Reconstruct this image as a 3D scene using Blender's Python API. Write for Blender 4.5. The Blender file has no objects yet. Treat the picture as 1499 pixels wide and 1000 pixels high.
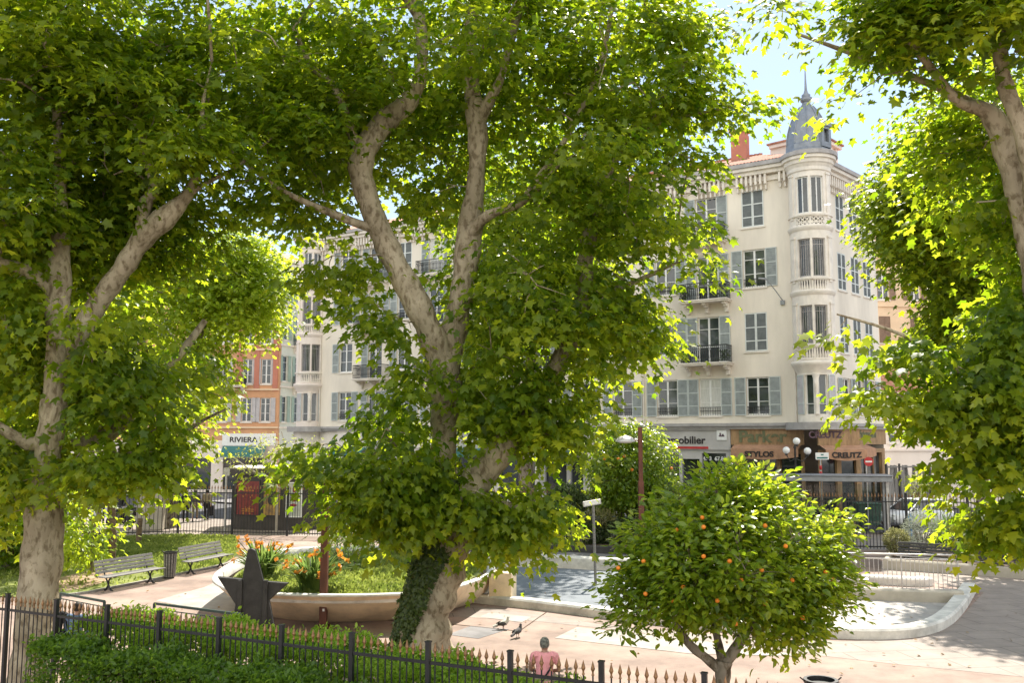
import bpy, bmesh, math, random
import numpy as np
from mathutils import Vector, Matrix
random.seed(7)
R = np.random.default_rng(11)
scn = bpy.context.scene
COL = scn.collection
rad = math.radians
# ------------------------------------------------------------------ camera model (1499x1000 photograph)
F = 1325.0; CX = 749.5; CY = 500.0; PITCH = math.atan(140 / F); CZ = 4.7
CP, SP = math.cos(PITCH), math.sin(PITCH)
def ray(px, py):
    a = (px - CX) / F; b = (CY - py) / F
    return Vector((a, CP - b * SP, SP + b * CP))
def at(px, py, Y):
    d = ray(px, py)
    return Vector((0, 0, CZ)) + d * (Y / d.y)
def g(px, py, z=0.0):
    d = ray(px, py)
    return Vector((0, 0, CZ)) + d * ((z - CZ) / d.z)
def proj(p):                                             # numpy (n,3) -> pixels of the photograph
    y = p[:, 1] * CP + (p[:, 2] - CZ) * SP
    u = -p[:, 1] * SP + (p[:, 2] - CZ) * CP
    return CX + F * p[:, 0] / y, CY - F * u / y
def mpp(Y): return Y / F

# ------------------------------------------------------------------ materials
def newmat(name):
    m = bpy.data.materials.new(name); m.use_nodes = True
    nt = m.node_tree
    return m, nt, nt.nodes, nt.links, nt.nodes['Principled BSDF']
def ramp(N, stops):
    r = N.new('ShaderNodeValToRGB')
    e = r.color_ramp.elements
    while len(e) < len(stops): e.new(0.5)
    for i, (p, c) in enumerate(stops):
        e[i].position = p; e[i].color = (*c, 1)
    return r
def mat(name, col, rough=.6, var=.15, scale=3.0, bump=.15, bscale=40, metal=0, spec=.4, col2=None, stretch=None, emit=None):
    m, nt, N, L, b = newmat(name)
    tc = N.new('ShaderNodeTexCoord'); mp = N.new('ShaderNodeMapping'); L.new(tc.outputs['Object'], mp.inputs[0])
    if stretch: mp.inputs['Scale'].default_value = stretch
    n1 = N.new('ShaderNodeTexNoise'); n1.inputs['Scale'].default_value = scale; n1.inputs['Detail'].default_value = 6
    n1.inputs['Roughness'].default_value = .65
    L.new(mp.outputs[0], n1.inputs['Vector'])
    c2 = col2 or tuple(max(0, c * (1 - 1.6 * var)) for c in col)
    c1 = tuple(min(1, c * (1 + .6 * var)) for c in col)
    r = ramp(N, [(.3, c2), (.62, c1)])
    L.new(n1.outputs['Fac'], r.inputs[0]); L.new(r.outputs[0], b.inputs['Base Color'])
    b.inputs['Roughness'].default_value = rough; b.inputs['Metallic'].default_value = metal
    b.inputs['Specular IOR Level'].default_value = spec
    if bump:
        n2 = N.new('ShaderNodeTexNoise'); n2.inputs['Scale'].default_value = bscale; n2.inputs['Detail'].default_value = 4
        L.new(tc.outputs['Object'], n2.inputs['Vector'])
        bp = N.new('ShaderNodeBump'); bp.inputs['Strength'].default_value = bump; bp.inputs['Distance'].default_value = .02
        L.new(n2.outputs['Fac'], bp.inputs['Height']); L.new(bp.outputs[0], b.inputs['Normal'])
    if emit:
        b.inputs['Emission Color'].default_value = (*emit, 1); b.inputs['Emission Strength'].default_value = 1
    return m
def leafmat(name, c1, c2, tr=.45, rough=.45, trc=None, spec=.35):
    m, nt, N, L, b = newmat(name)
    at_ = N.new('ShaderNodeAttribute'); at_.attribute_name = 'tint'
    r = ramp(N, [(0, c1), (1, c2)]); L.new(at_.outputs['Fac'], r.inputs[0])
    L.new(r.outputs[0], b.inputs['Base Color']); b.inputs['Roughness'].default_value = rough
    b.inputs['Specular IOR Level'].default_value = spec
    t = N.new('ShaderNodeBsdfTranslucent')
    k1, k2 = trc or (tuple(min(1, x * 2.2) for x in c1), tuple(min(1, x * 2.6) for x in c2))
    r2 = ramp(N, [(0, k1), (1, k2)]); L.new(at_.outputs['Fac'], r2.inputs[0]); L.new(r2.outputs[0], t.inputs['Color'])
    mx = N.new('ShaderNodeMixShader'); mx.inputs[0].default_value = tr
    L.new(b.outputs[0], mx.inputs[1]); L.new(t.outputs[0], mx.inputs[2])
    L.new(mx.outputs[0], N['Material Output'].inputs['Surface'])
    return m
def barkmat(name, pale, mid, dark, scale=2.2):
    m, nt, N, L, b = newmat(name)
    tc = N.new('ShaderNodeTexCoord'); mp = N.new('ShaderNodeMapping'); L.new(tc.outputs['Object'], mp.inputs[0])
    mp.inputs['Scale'].default_value = (1, 1, .55)
    n0 = N.new('ShaderNodeTexNoise'); n0.inputs['Scale'].default_value = 3; L.new(mp.outputs[0], n0.inputs['Vector'])
    ad = N.new('ShaderNodeVectorMath'); ad.operation = 'MULTIPLY_ADD'
    ad.inputs[1].default_value = (.16, .16, .16); L.new(n0.outputs['Color'], ad.inputs[0]); L.new(mp.outputs[0], ad.inputs[2])
    n1 = N.new('ShaderNodeTexNoise'); n1.inputs['Scale'].default_value = scale * 4.6; n1.inputs['Detail'].default_value = 3
    L.new(ad.outputs[0], n1.inputs['Vector'])
    n2 = N.new('ShaderNodeTexNoise'); n2.inputs['Scale'].default_value = scale; n2.inputs['Detail'].default_value = 5
    L.new(ad.outputs[0], n2.inputs['Vector'])
    r1 = ramp(N, [(.385, dark), (.405, mid), (.475, mid), (.495, pale)]); L.new(n1.outputs['Fac'], r1.inputs[0])
    r2 = ramp(N, [(.4, tuple(x * .75 for x in mid)), (.62, (1, 1, 1))]); L.new(n2.outputs['Fac'], r2.inputs[0])
    mx = N.new('ShaderNodeMix'); mx.data_type = 'RGBA'; mx.blend_type = 'MULTIPLY'; mx.inputs[0].default_value = .45
    L.new(r1.outputs[0], mx.inputs[6]); L.new(r2.outputs[0], mx.inputs[7]); L.new(mx.outputs[2], b.inputs['Base Color'])
    b.inputs['Roughness'].default_value = .85; b.inputs['Specular IOR Level'].default_value = .2
    n3 = N.new('ShaderNodeTexNoise'); n3.inputs['Scale'].default_value = 14; n3.inputs['Detail'].default_value = 5
    L.new(ad.outputs[0], n3.inputs['Vector'])
    m2 = N.new('ShaderNodeMath'); m2.operation = 'ADD'; L.new(n1.outputs['Fac'], m2.inputs[0]); L.new(n3.outputs['Fac'], m2.inputs[1])
    bp = N.new('ShaderNodeBump'); bp.inputs['Strength'].default_value = .6; bp.inputs['Distance'].default_value = .04
    L.new(m2.outputs[0], bp.inputs['Height']); L.new(bp.outputs[0], b.inputs['Normal'])
    return m
def slabmat(name, c1, c2, mortar, sx, sy, rot=0, off=.5):
    m, nt, N, L, b = newmat(name)
    tc = N.new('ShaderNodeTexCoord'); mp = N.new('ShaderNodeMapping'); L.new(tc.outputs['Object'], mp.inputs[0])
    mp.inputs['Rotation'].default_value = (0, 0, rot)
    br = N.new('ShaderNodeTexBrick'); L.new(mp.outputs[0], br.inputs['Vector'])
    br.inputs['Scale'].default_value = 1; br.inputs['Brick Width'].default_value = sx; br.inputs['Row Height'].default_value = sy
    br.inputs['Mortar Size'].default_value = .012; br.inputs['Mortar Smooth'].default_value = .2; br.offset = off
    br.inputs['Color1'].default_value = (*c1, 1); br.inputs['Color2'].default_value = (*c2, 1); br.inputs['Mortar'].default_value = (*mortar, 1)
    n1 = N.new('ShaderNodeTexNoise'); n1.inputs['Scale'].default_value = 1.3; n1.inputs['Detail'].default_value = 8
    n1.inputs['Roughness'].default_value = .7
    L.new(tc.outputs['Object'], n1.inputs['Vector'])
    r = ramp(N, [(.3, (.62, .6, .58)), (.65, (1.05, 1.03, 1))]); L.new(n1.outputs['Fac'], r.inputs[0])
    mx = N.new('ShaderNodeMix'); mx.data_type = 'RGBA'; mx.blend_type = 'MULTIPLY'; mx.inputs[0].default_value = .8
    L.new(br.outputs['Color'], mx.inputs[6]); L.new(r.outputs[0], mx.inputs[7]); L.new(mx.outputs[2], b.inputs['Base Color'])
    b.inputs['Roughness'].default_value = .8
    n2 = N.new('ShaderNodeTexNoise'); n2.inputs['Scale'].default_value = 60
    L.new(tc.outputs['Object'], n2.inputs['Vector'])
    bp = N.new('ShaderNodeBump'); bp.inputs['Strength'].default_value = .15; bp.inputs['Distance'].default_value = .02
    L.new(n2.outputs['Fac'], bp.inputs['Height']); L.new(bp.outputs[0], b.inputs['Normal'])
    return m
def glassmat(name, col, rough=.06, spec=.9):
    m, nt, N, L, b = newmat(name)
    tc = N.new('ShaderNodeTexCoord')
    n1 = N.new('ShaderNodeTexNoise'); n1.inputs['Scale'].default_value = .9; n1.inputs['Detail'].default_value = 2
    L.new(tc.outputs['Object'], n1.inputs['Vector'])
    r = ramp(N, [(.35, tuple(c * .5 for c in col)), (.65, tuple(c * 1.3 for c in col))]); L.new(n1.outputs['Fac'], r.inputs[0])
    L.new(r.outputs[0], b.inputs['Base Color']); b.inputs['Roughness'].default_value = rough; b.inputs['Specular IOR Level'].default_value = spec
    bp = N.new('ShaderNodeBump'); bp.inputs['Strength'].default_value = .06; bp.inputs['Distance'].default_value = .05
    L.new(n1.outputs['Fac'], bp.inputs['Height']); L.new(bp.outputs[0], b.inputs['Normal'])
    return m
def clearglass(name):
    m, nt, N, L, b = newmat(name)
    t = N.new('ShaderNodeBsdfTransparent'); t.inputs[0].default_value = (.86, .9, .9, 1)
    gl = N.new('ShaderNodeBsdfGlossy'); gl.inputs['Roughness'].default_value = .03
    fr = N.new('ShaderNodeFresnel'); fr.inputs[0].default_value = 1.5
    mx = N.new('ShaderNodeMixShader'); L.new(fr.outputs[0], mx.inputs[0]); L.new(t.outputs[0], mx.inputs[1]); L.new(gl.outputs[0], mx.inputs[2])
    L.new(mx.outputs[0], N['Material Output'].inputs['Surface'])
    return m

M = {}
# ------------------------------------------------------------------ mesh builder
class MB:
    def __init__(s): s.v = []; s.f = []; s.smooth = []; s.mi = []; s.cur = 0
    def add(s, vs, fs, sm=False):
        o = len(s.v); s.v += [tuple(p) for p in vs]
        s.f += [tuple(i + o for i in f) for f in fs]; s.smooth += [sm] * len(fs); s.mi += [s.cur] * len(fs)
        return s
    def box(s, c, size, rz=0, mtx=None):
        x, y, z = (d / 2 for d in size)
        P = [Vector((sx * x, sy * y, sz * z)) for sz in (-1, 1) for sy in (-1, 1) for sx in (-1, 1)]
        if mtx is None: mtx = Matrix.Translation(Vector(c)) @ Matrix.Rotation(rz, 4, 'Z')
        return s.add([mtx @ p for p in P], [(0, 2, 3, 1), (4, 5, 7, 6), (0, 1, 5, 4), (2, 6, 7, 3), (0, 4, 6, 2), (1, 3, 7, 5)])
    def bar(s, a, b, w, h=None, up=(0, 0, 1)):
        a, b = Vector(a), Vector(b); h = h or w; d = (b - a); l = d.length; d.normalize()
        up = Vector(up)
        if abs(d.dot(up)) > .95: up = Vector((1, 0, 0)) if abs(d.x) < .9 else Vector((0, 1, 0))
        x = d.cross(up).normalized(); u = x.cross(d)
        mt = Matrix((( *x, 0), (*d, 0), (*u, 0), (0, 0, 0, 1))).transposed(); mt.translation = (a + b) / 2
        return s.box(None, (w, l, h), mtx=mt)
    def tube(s, pts, rr, n=8, cap=True, sm=True):
        pts = [Vector(p) for p in pts]; k = len(pts)
        if not hasattr(rr, '__len__'): rr = [rr] * k
        t = []
        for i in range(k):
            d = pts[min(i + 1, k - 1)] - pts[max(i - 1, 0)]
            t.append(d.normalized() if d.length > 1e-9 else Vector((0, 0, 1)))
        ref = Vector((1, 0, 0)) if abs(t[0].x) < .8 else Vector((0, 1, 0))
        x = (ref - t[0] * ref.dot(t[0])).normalized(); vs = []
        for i in range(k):
            x = (x - t[i] * x.dot(t[i])).normalized(); y = t[i].cross(x)
            for j in range(n):
                a = 2 * math.pi * j / n
                vs.append(pts[i] + (x * math.cos(a) + y * math.sin(a)) * rr[i])
        fs = [(i * n + j, i * n + (j + 1) % n, (i + 1) * n + (j + 1) % n, (i + 1) * n + j) for i in range(k - 1) for j in range(n)]
        s.add(vs, fs, sm)
        if cap:
            s.add(vs[:n], [tuple(reversed(range(n)))]); s.add(vs[-n:], [tuple(range(n))])
        return s
    def lathe(s, c, prof, n=16, sm=True, mtx=None, sx=1, sy=1):
        c = Vector(c); vs = []
        for r, z in prof:
            for j in range(n):
                a = 2 * math.pi * j / n; p = Vector((r * math.cos(a) * sx, r * math.sin(a) * sy, z))
                vs.append(c + (mtx @ p if mtx else p))
        k = len(prof)
        fs = [(i * n + j, i * n + (j + 1) % n, (i + 1) * n + (j + 1) % n, (i + 1) * n + j) for i in range(k - 1) for j in range(n)]
        s.add(vs, fs, sm)
        if prof[0][0] > 1e-4: s.add(vs[:n], [tuple(reversed(range(n)))])
        if prof[-1][0] > 1e-4: s.add(vs[-n:], [tuple(range(n))])
        return s
    def ball(s, c, r, n=12, sc=(1, 1, 1)):
        k = n // 2
        prof = [(r * math.sin(math.pi * i / k), -r * math.cos(math.pi * i / k) * sc[2]) for i in range(k + 1)]
        return s.lathe(c, prof, n, sx=sc[0], sy=sc[1])
    def prism(s, poly, z0, z1):
        n = len(poly); vs = [(p[0], p[1], z0) for p in poly] + [(p[0], p[1], z1) for p in poly]
        return s.add(vs, [tuple(reversed(range(n))), tuple(range(n, 2 * n))] + [(i, (i + 1) % n, n + (i + 1) % n, n + i) for i in range(n)])
    def loft(s, rings, closed=True, sm=True, cap=False):
        n = len(rings[0]); vs = [p for r in rings for p in r]; k = len(rings)
        m = n if closed else n - 1
        s.add(vs, [(i * n + j, i * n + (j + 1) % n, (i + 1) * n + (j + 1) % n, (i + 1) * n + j) for i in range(k - 1) for j in range(m)], sm)
        if cap:
            s.add(rings[0], [tuple(reversed(range(n)))]); s.add(rings[-1], [tuple(range(n))])
        return s
    def f_box(s, fr, u0, u1, z0, z1, d0, d1, nu=1):
        for i in range(nu):
            a = u0 + (u1 - u0) * i / nu; b = u0 + (u1 - u0) * (i + 1) / nu
            P = [fr(u, z, d) for z in (z0, z1) for d in (d0, d1) for u in (a, b)]
            fs = [(0, 1, 3, 2), (4, 6, 7, 5), (2, 3, 7, 6), (0, 4, 5, 1)]
            if i == 0: fs.append((0, 2, 6, 4))
            if i == nu - 1: fs.append((1, 5, 7, 3))
            s.add(P, fs)
        return s
    def f_bar(s, fr, a, b, w):                            # thin bar between two facade points (u,z,d)
        return s.bar(fr(*a), fr(*b), w)
    def f_wall(s, fr, u0, u1, z0, z1, ops, depth=.22, d=0, du=None):
        us = sorted({u0, u1} | {o[0] for o in ops} | {o[1] for o in ops}); zs = sorted({z0, z1} | {o[2] for o in ops} | {o[3] for o in ops})
        if du:
            k = int((u1 - u0) / du) + 1
            us = sorted(set(us) | {u0 + (u1 - u0) * i / k for i in range(1, k)})
        us = [u for u in us if u0 - 1e-6 <= u <= u1 + 1e-6]; zs = [z for z in zs if z0 - 1e-6 <= z <= z1 + 1e-6]
        for a, b in zip(us, us[1:]):
            if b - a < 1e-5: continue
            for c, e in zip(zs, zs[1:]):
                mu, mz = (a + b) / 2, (c + e) / 2
                if any(o[0] < mu < o[1] and o[2] < mz < o[3] for o in ops): continue
                s.add([fr(a, c, d), fr(b, c, d), fr(b, e, d), fr(a, e, d)], [(0, 1, 2, 3)])
        for o in ops:
            p = [(o[0], o[2]), (o[1], o[2]), (o[1], o[3]), (o[0], o[3])]
            for i in range(4):
                (a, c), (b, e) = p[i], p[(i + 1) % 4]
                s.add([fr(a, c, d), fr(b, e, d), fr(b, e, d - depth), fr(a, c, d - depth)], [(0, 1, 2, 3)])
        return s
    def build(s, name, m, parent=None, world=True, mesh_only=False):
        me = bpy.data.meshes.new(name)
        vs = s.v
        o = parent
        if world and parent is not None:
            b = base_of(parent)
            vs = [(p[0] - b.x, p[1] - b.y, p[2] - b.z) for p in vs]
        me.from_pydata(vs, [], s.f)
        me.polygons.foreach_set('use_smooth', s.smooth)
        for q in (m if isinstance(m, (list, tuple)) else [m]): me.materials.append(q)
        me.polygons.foreach_set('material_index', s.mi); me.update()
        ob = bpy.data.objects.new(name, me); COL.objects.link(ob)
        if parent is not None: ob.parent = parent
        return ob
BASES = {}
def base_of(o):
    while o.parent is not None: o = o.parent
    return BASES.get(o.name, Vector(o.location))
def tag(o, label=None, cat=None, group=None, kind=None):
    if label: o['label'] = label
    if cat: o['category'] = cat
    if group: o['group'] = group
    if kind: o['kind'] = kind
    return o
def thing(name, label, cat, loc=(0, 0, 0), rz=0, group=None):
    o = bpy.data.objects.new(name, None); COL.objects.link(o); o.empty_display_size = .2
    o.location = Vector(loc); o.rotation_euler = (0, 0, rz)
    BASES[o.name] = Vector(loc)
    return tag(o, label, cat, group)
def single(name, mb, m, label, cat, loc, group=None):     # a thing that is one mesh; origin moved to loc
    loc = Vector(loc); mb.v = [(p[0] - loc.x, p[1] - loc.y, p[2] - loc.z) for p in mb.v]
    o = mb.build(name, m); o.location = loc; BASES[o.name] = loc
    return tag(o, label, cat, group)
def dup(root, loc, rz=0, label=None, group=None):
    r = root.copy(); COL.objects.link(r); r.location = Vector(loc); r.rotation_euler = (0, 0, rz)
    if label: r['label'] = label
    if group: r['group'] = group
    for ch in list(root.children):
        c = ch.copy(); COL.objects.link(c); c.parent = r
        for gch in list(ch.children):
            d = gch.copy(); COL.objects.link(d); d.parent = c
    return r
def bevel(o, w=.02, seg=2):
    b = o.modifiers.new('bevel', 'BEVEL'); b.width = w; b.segments = seg; b.limit_method = 'ANGLE'; return o
def text_mb(txt, size, ext=.01, bold=0):
    cu = bpy.data.curves.new('lettering', 'FONT'); cu.body = txt; cu.size = size; cu.extrude = ext; cu.align_x = 'CENTER'; cu.align_y = 'CENTER'
    cu.offset = bold
    ob = bpy.data.objects.new('lettering', cu); COL.objects.link(ob)
    dg = bpy.context.evaluated_depsgraph_get(); dg.update()
    me = bpy.data.meshes.new_from_object(ob.evaluated_get(dg))
    vs = [tuple(v.co) for v in me.vertices]; fs = [tuple(p.vertices) for p in me.polygons]
    bpy.data.objects.remove(ob); bpy.data.curves.remove(cu); bpy.data.meshes.remove(me)
    return vs, fs
def text_on(fr, txt, size, u, z, d, sx=1.0, bold=0, arc=0):
    vs, fs = text_mb(txt, size, .012, bold)
    mb = MB(); mb.add([fr(u + x * sx, z + y - arc * x * x, d + w) for x, y, w in vs], fs)
    return mb
# fast triangle soup with a per-leaf tint attribute
def soup(name, V, tri, tint, m, parent=None, base=None):
    me = bpy.data.meshes.new(name)
    if parent is not None: base = base_of(parent)
    if base is not None: V = V - np.array(base)[None]
    nv, nf = len(V), len(tri)
    me.vertices.add(nv); me.vertices.foreach_set('co', V.astype(np.float32).ravel())
    me.loops.add(nf * 3); me.loops.foreach_set('vertex_index', tri.astype(np.int32).ravel())
    me.polygons.add(nf); me.polygons.foreach_set('loop_start', np.arange(0, nf * 3, 3, dtype=np.int32))
    a = me.attributes.new('tint', 'FLOAT', 'POINT'); a.data.foreach_set('value', tint.astype(np.float32))
    me.materials.append(m); me.update(calc_edges=True)
    o = bpy.data.objects.new(name, me); COL.objects.link(o)
    if parent is not None: o.parent = parent
    elif base is not None: o.location = Vector(base)
    return o
def lf_plane():
    per = [(0, 0, 0), (.36, .02, -.06), (.27, .26, -.02), (.56, .56, -.12), (.22, .6, -.02), (0, 1, -.1), (-.22, .6, -.02), (-.56, .56, -.12), (-.27, .26, -.02), (-.36, .02, -.06)]
    v = np.array([(0, .34, .04)] + per); n = len(per)
    return v, np.array([(0, 1 + i, 1 + (i + 1) % n) for i in range(n)])
def lf_oval():
    v = np.array([(0, 0, 0), (.25, .35, .07), (.2, .72, .05), (0, 1, -.06), (-.2, .72, .05), (-.25, .35, .07), (0, .5, 0)])
    return v, np.array([(0, 1, 6), (1, 2, 6), (2, 3, 6), (3, 4, 6), (4, 5, 6), (5, 0, 6)])
def lf_diam():
    v = np.array([(0, 0, 0), (.32, .45, .05), (0, 1, -.05), (-.32, .45, .05)])
    return v, np.array([(0, 1, 2), (0, 2, 3)])
LP, LO, LD = lf_plane(), lf_oval(), lf_diam()
def norm(a): return a / np.maximum(np.linalg.norm(a, axis=1, keepdims=True), 1e-9)
def leaves(pos, direc, nrm, size, tint, tmpl):
    T, tri = tmpl
    D = norm(direc); X = norm(np.cross(D, nrm)); Nn = np.cross(X, D)
    s = size[:, None, None]; q_ = np.random.default_rng(len(pos)); ax = q_.uniform(.78, 1.15, (len(pos), 1, 1)); az = q_.uniform(-.8, 3.2, (len(pos), 1, 1))
    V = pos[:, None] + s * (ax * T[None, :, 0, None] * X[:, None] + T[None, :, 1, None] * D[:, None] + az * T[None, :, 2, None] * Nn[:, None])
    n, k = len(pos), len(T)
    TR = tri[None] + (np.arange(n) * k)[:, None, None]
    return V.reshape(-1, 3), TR.reshape(-1, 3), np.repeat(tint, k)
def gap(p, s, seed=0):                                    # cheap smooth 3-D noise in [-1,1]
    r = np.random.default_rng(seed); o = np.zeros(len(p))
    for k in range(7):
        w = r.normal(size=3) * s * (1 + .35 * k); o += np.sin(p @ w + r.uniform(0, 6.28)) / (1 + .25 * k)
    return o / 2.6
# ------------------------------------------------------------------ palette
M['asphalt'] = mat('street_asphalt', (.085, .085, .09), .85, .25, 1.5, .2, 90)
M['pink'] = mat('pink_asphalt', (.295, .212, .172), .85, .3, .55, .25, 120)
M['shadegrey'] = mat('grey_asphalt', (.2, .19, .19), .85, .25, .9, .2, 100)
M['pale'] = mat('pale_concrete', (.35, .32, .285), .85, .16, 1.6, .2, 60)
M['slab'] = slabmat('stone_slabs', (.315, .265, .23), (.285, .24, .21), (.15, .12, .10), 1.25, .8, rad(-8))
M['basin'] = slabmat('basin_concrete', (.40, .375, .35), (.375, .35, .325), (.28, .255, .24), 3.2, 2.4, rad(-8), 0)
M['floorshade'] = mat('basin_floor_shade', (.16, .18, .20), .8, .12, .7, .1, 50)  # shade on the left of the basin, put into the floor colour
M['white'] = mat('white_concrete', (.62, .59, .53), .75, .24, 1.8, .2, 30)
M['ochre'] = mat('ochre_render', (.84, .67, .46), .85, .2, 1.1, .15, 40)
M['lawn'] = mat('lawn_soil', (.17, .19, .045), .95, .35, .7, .5, 30, col2=(.09, .115, .025))
M['dirt'] = mat('bare_earth', (.36, .25, .17), .95, .25, 1.5, .4, 30)
M['soil'] = mat('bed_soil', (.1, .07, .045), .95, .3, 2, .5, 20)
M['kerb'] = mat('granite_kerb', (.33, .31, .29), .8, .2, 5, .2, 60)
M['grass'] = leafmat('grass_blades', (.11, .15, .025), (.22, .25, .05), .4)
M['iron'] = mat('black_iron', (.016, .016, .018), .45, .3, 6, .1, 50, spec=.5)
M['gold'] = mat('gilt_paint', (.27, .145, .065), .5, .3, 20, 0, metal=.2)
M['rust'] = mat('rust_red_steel', (.13, .048, .03), .7, .3, 4, .2, 50, stretch=(1, 1, .3))
M['dsteel'] = mat('charcoal_steel', (.045, .043, .042), .6, .3, 3, .2, 30)
M['galv'] = mat('galvanised_steel', (.52, .50, .48), .45, .15, 6, .05, 40, metal=.5)
M['grey'] = mat('grey_metal', (.30, .31, .33), .45, .15, 3, .05, 30, metal=.3)
M['greenrail'] = mat('dark_green_rail', (.03, .055, .05), .45, .2, 6, .05, 50)
M['wood'] = mat('weathered_slats', (.21, .20, .185), .75, .3, 4, .4, 30, stretch=(.4, 6, 6))
M['wbrown'] = mat('brown_timber', (.16, .10, .06), .7, .3, 3, .3, 30, stretch=(6, 6, .5))
M['facade'] = mat('cream_render', (.80, .73, .625), .85, .1, .55, .1, 50, stretch=(1, 1, .25))
M['facade2'] = mat('pinkish_render', (.79, .70, .63), .85, .07, .5, .1, 50, stretch=(1, 1, .25))
M['trim'] = mat('stone_trim', (.78, .72, .64), .8, .1, 2, .1, 50)
M['cornice'] = mat('grey_cornice', (.40, .38, .37), .8, .15, 2, .1, 40)
M['zinc'] = mat('zinc_sheet', (.24, .26, .29), .45, .15, 2.5, .05, 20, metal=.35)
M['tile'] = None
M['frame'] = mat('white_window_frame', (.78, .78, .76), .5, .06, 4, 0)
M['shut'] = mat('pale_blue_shutter', (.52, .56, .545), .6, .1, 3, .05)
M['shutd'] = mat('shutter_louvre_shade', (.29, .32, .315), .7, .15, 3, .05)  # slats coloured darker for the shade between the louvres
M['cfr'] = mat('pale_shutter_frame', (.70, .73, .71), .6, .08, 3, .05)
M['cfd'] = mat('dark_shutter_louvres', (.15, .165, .165), .7, .15, 3, .05)  # closed leaves, shade between the slats put in as a darker tone
M['gshut'] = mat('sage_green_shutter', (.36, .47, .40), .6, .1, 3, .05)
M['wshut'] = mat('grey_lilac_shutter', (.52, .50, .51), .6, .1, 3, .05)
M['bshut'] = mat('brown_shutter', (.24, .16, .11), .6, .15, 3, .05)
M['glass'] = glassmat('window_glass', (.035, .045, .05))
M['cglass'] = clearglass('clear_panel')
M['curtain'] = mat('pale_curtain', (.6, .6, .56), .4, .2, 5, 0, stretch=(8, 8, .4), spec=.8)
M['orange'] = mat('orange_render', (.62, .34, .19), .85, .1, .8, .1, 50)
M['redpil'] = mat('brick_red_render', (.50, .2, .14), .85, .1, .8, .1, 50)
M['palegreen'] = mat('pale_green_render', (.66, .69, .62), .85, .07, .7, .1, 50)
M['peach'] = mat('peach_render', (.76, .58, .40), .85, .08, .6, .1, 50)
M['shopwood'] = mat('honey_timber', (.36, .225, .115), .55, .25, 2, .15, 30, stretch=(3, 3, .6))
M['shopgrey'] = mat('shop_grey_render', (.50, .48, .46), .7, .1, 1, .05, 40)
M['awn'] = mat('faded_salmon_canvas', (.44, .25, .155), .85, .15, 3, .1, 60)
M['dark'] = mat('dark_letters', (.03, .025, .025), .6, .1, 4, 0)
M['olive'] = mat('olive_letters', (.16, .17, .09), .6, .2, 4, 0)
M['plum'] = mat('plum_letters', (.10, .06, .08), .6, .2, 4, 0)
M['redp'] = mat('red_paint', (.5, .03, .03), .45, .1, 4, 0)
M['whitep'] = mat('white_paint', (.82, .82, .8), .45, .06, 4, 0)
M['blue'] = mat('blue_paint', (.05, .2, .5), .45, .1, 4, 0)
M['teal'] = mat('teal_canvas', (.06, .19, .18), .8, .1, 4, 0)
M['greenc'] = mat('green_plastic', (.06, .12, .09), .5, .15, 2, .05)
M['globe'] = mat('opal_globe', (.86, .86, .85), .25, .03, 4, 0)
M['bark'] = barkmat('plane_bark', (.42, .36, .26), (.325, .275, .19), (.22, .175, .115))
M['bark2'] = barkmat('grey_bark', (.28, .24, .19), (.2, .165, .12), (.1, .075, .05))
M['palmbark'] = mat('palm_bark', (.17, .115, .07), .9, .35, 3, 1, 12, stretch=(1, 1, 6))
LG = dict(c1=(.030, .062, .006), c2=(.135, .20, .014))
M['plane'] = leafmat('plane_leaves', LG['c1'], LG['c2'], .5, .42, ((.28, .48, .010), (.88, .93, .04)))
M['plane2'] = leafmat('bright_plane_leaves', (.06, .115, .012), (.17, .25, .03), .55, .42, ((.40, .60, .02), (.82, .90, .05)))  # plane leaves lightened to carry the sun on the backlit left crown
M['citrus'] = leafmat('citrus_leaves', (.03, .072, .009), (.16, .24, .02), .42, .3, ((.34, .56, .02), (.84, .90, .05)), .5)
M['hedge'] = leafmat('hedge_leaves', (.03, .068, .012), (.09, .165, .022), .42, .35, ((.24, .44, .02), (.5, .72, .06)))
M['sunhedge'] = leafmat('sunlit_hedge_leaves', (.11, .21, .018), (.24, .36, .035), .45, .35, ((.36, .58, .03), (.7, .85, .1)))  # lighter copy of the hedge leaves; sunlight is put into the colour
M['ivy'] = leafmat('ivy_leaves', (.03, .055, .012), (.08, .11, .02), .2, .4)
M['strel'] = leafmat('strap_leaves', (.06, .11, .025), (.17, .23, .05), .4, .4)
M['silver'] = leafmat('silver_leaves', (.28, .31, .26), (.42, .45, .38), .3, .6, ((.3, .34, .24), (.4, .44, .3)))
M['drybox'] = leafmat('olive_box_leaves', (.11, .12, .04), (.22, .21, .09), .35, .5)
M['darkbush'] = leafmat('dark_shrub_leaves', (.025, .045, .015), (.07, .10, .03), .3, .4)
M['pale_leaf'] = leafmat('spring_leaves', (.16, .19, .03), (.3, .32, .07), .5, .45)
M['petal'] = leafmat('orange_petals', (.6, .22, .04), (.72, .38, .08), .4, .5, ((.9, .3, .02), (.95, .5, .08)))
M['fruit'] = mat('orange_peel', (.72, .22, .02), .45, .12, 10, .1, 120)
M['skin'] = mat('skin', (.42, .24, .17), .55, .1, 10, 0)
M['pinkshirt'] = mat('pink_shirt', (.85, .36, .38), .85, .12, 5, .2, 40)
M['black'] = mat('black_cloth', (.018, .018, .022), .85, .2, 5, .1, 40)
M['khaki'] = mat('khaki_cloth', (.34, .28, .2), .85, .15, 5, .1, 40)
M['greycloth'] = mat('grey_cloth', (.12, .11, .11), .85, .15, 5, .1, 40)
M['bluecloth'] = mat('blue_cloth', (.13, .2, .34), .85, .15, 5, .1, 40)
M['hair'] = mat('dark_hair', (.025, .018, .014), .7, .2, 20, .2, 60)
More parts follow.
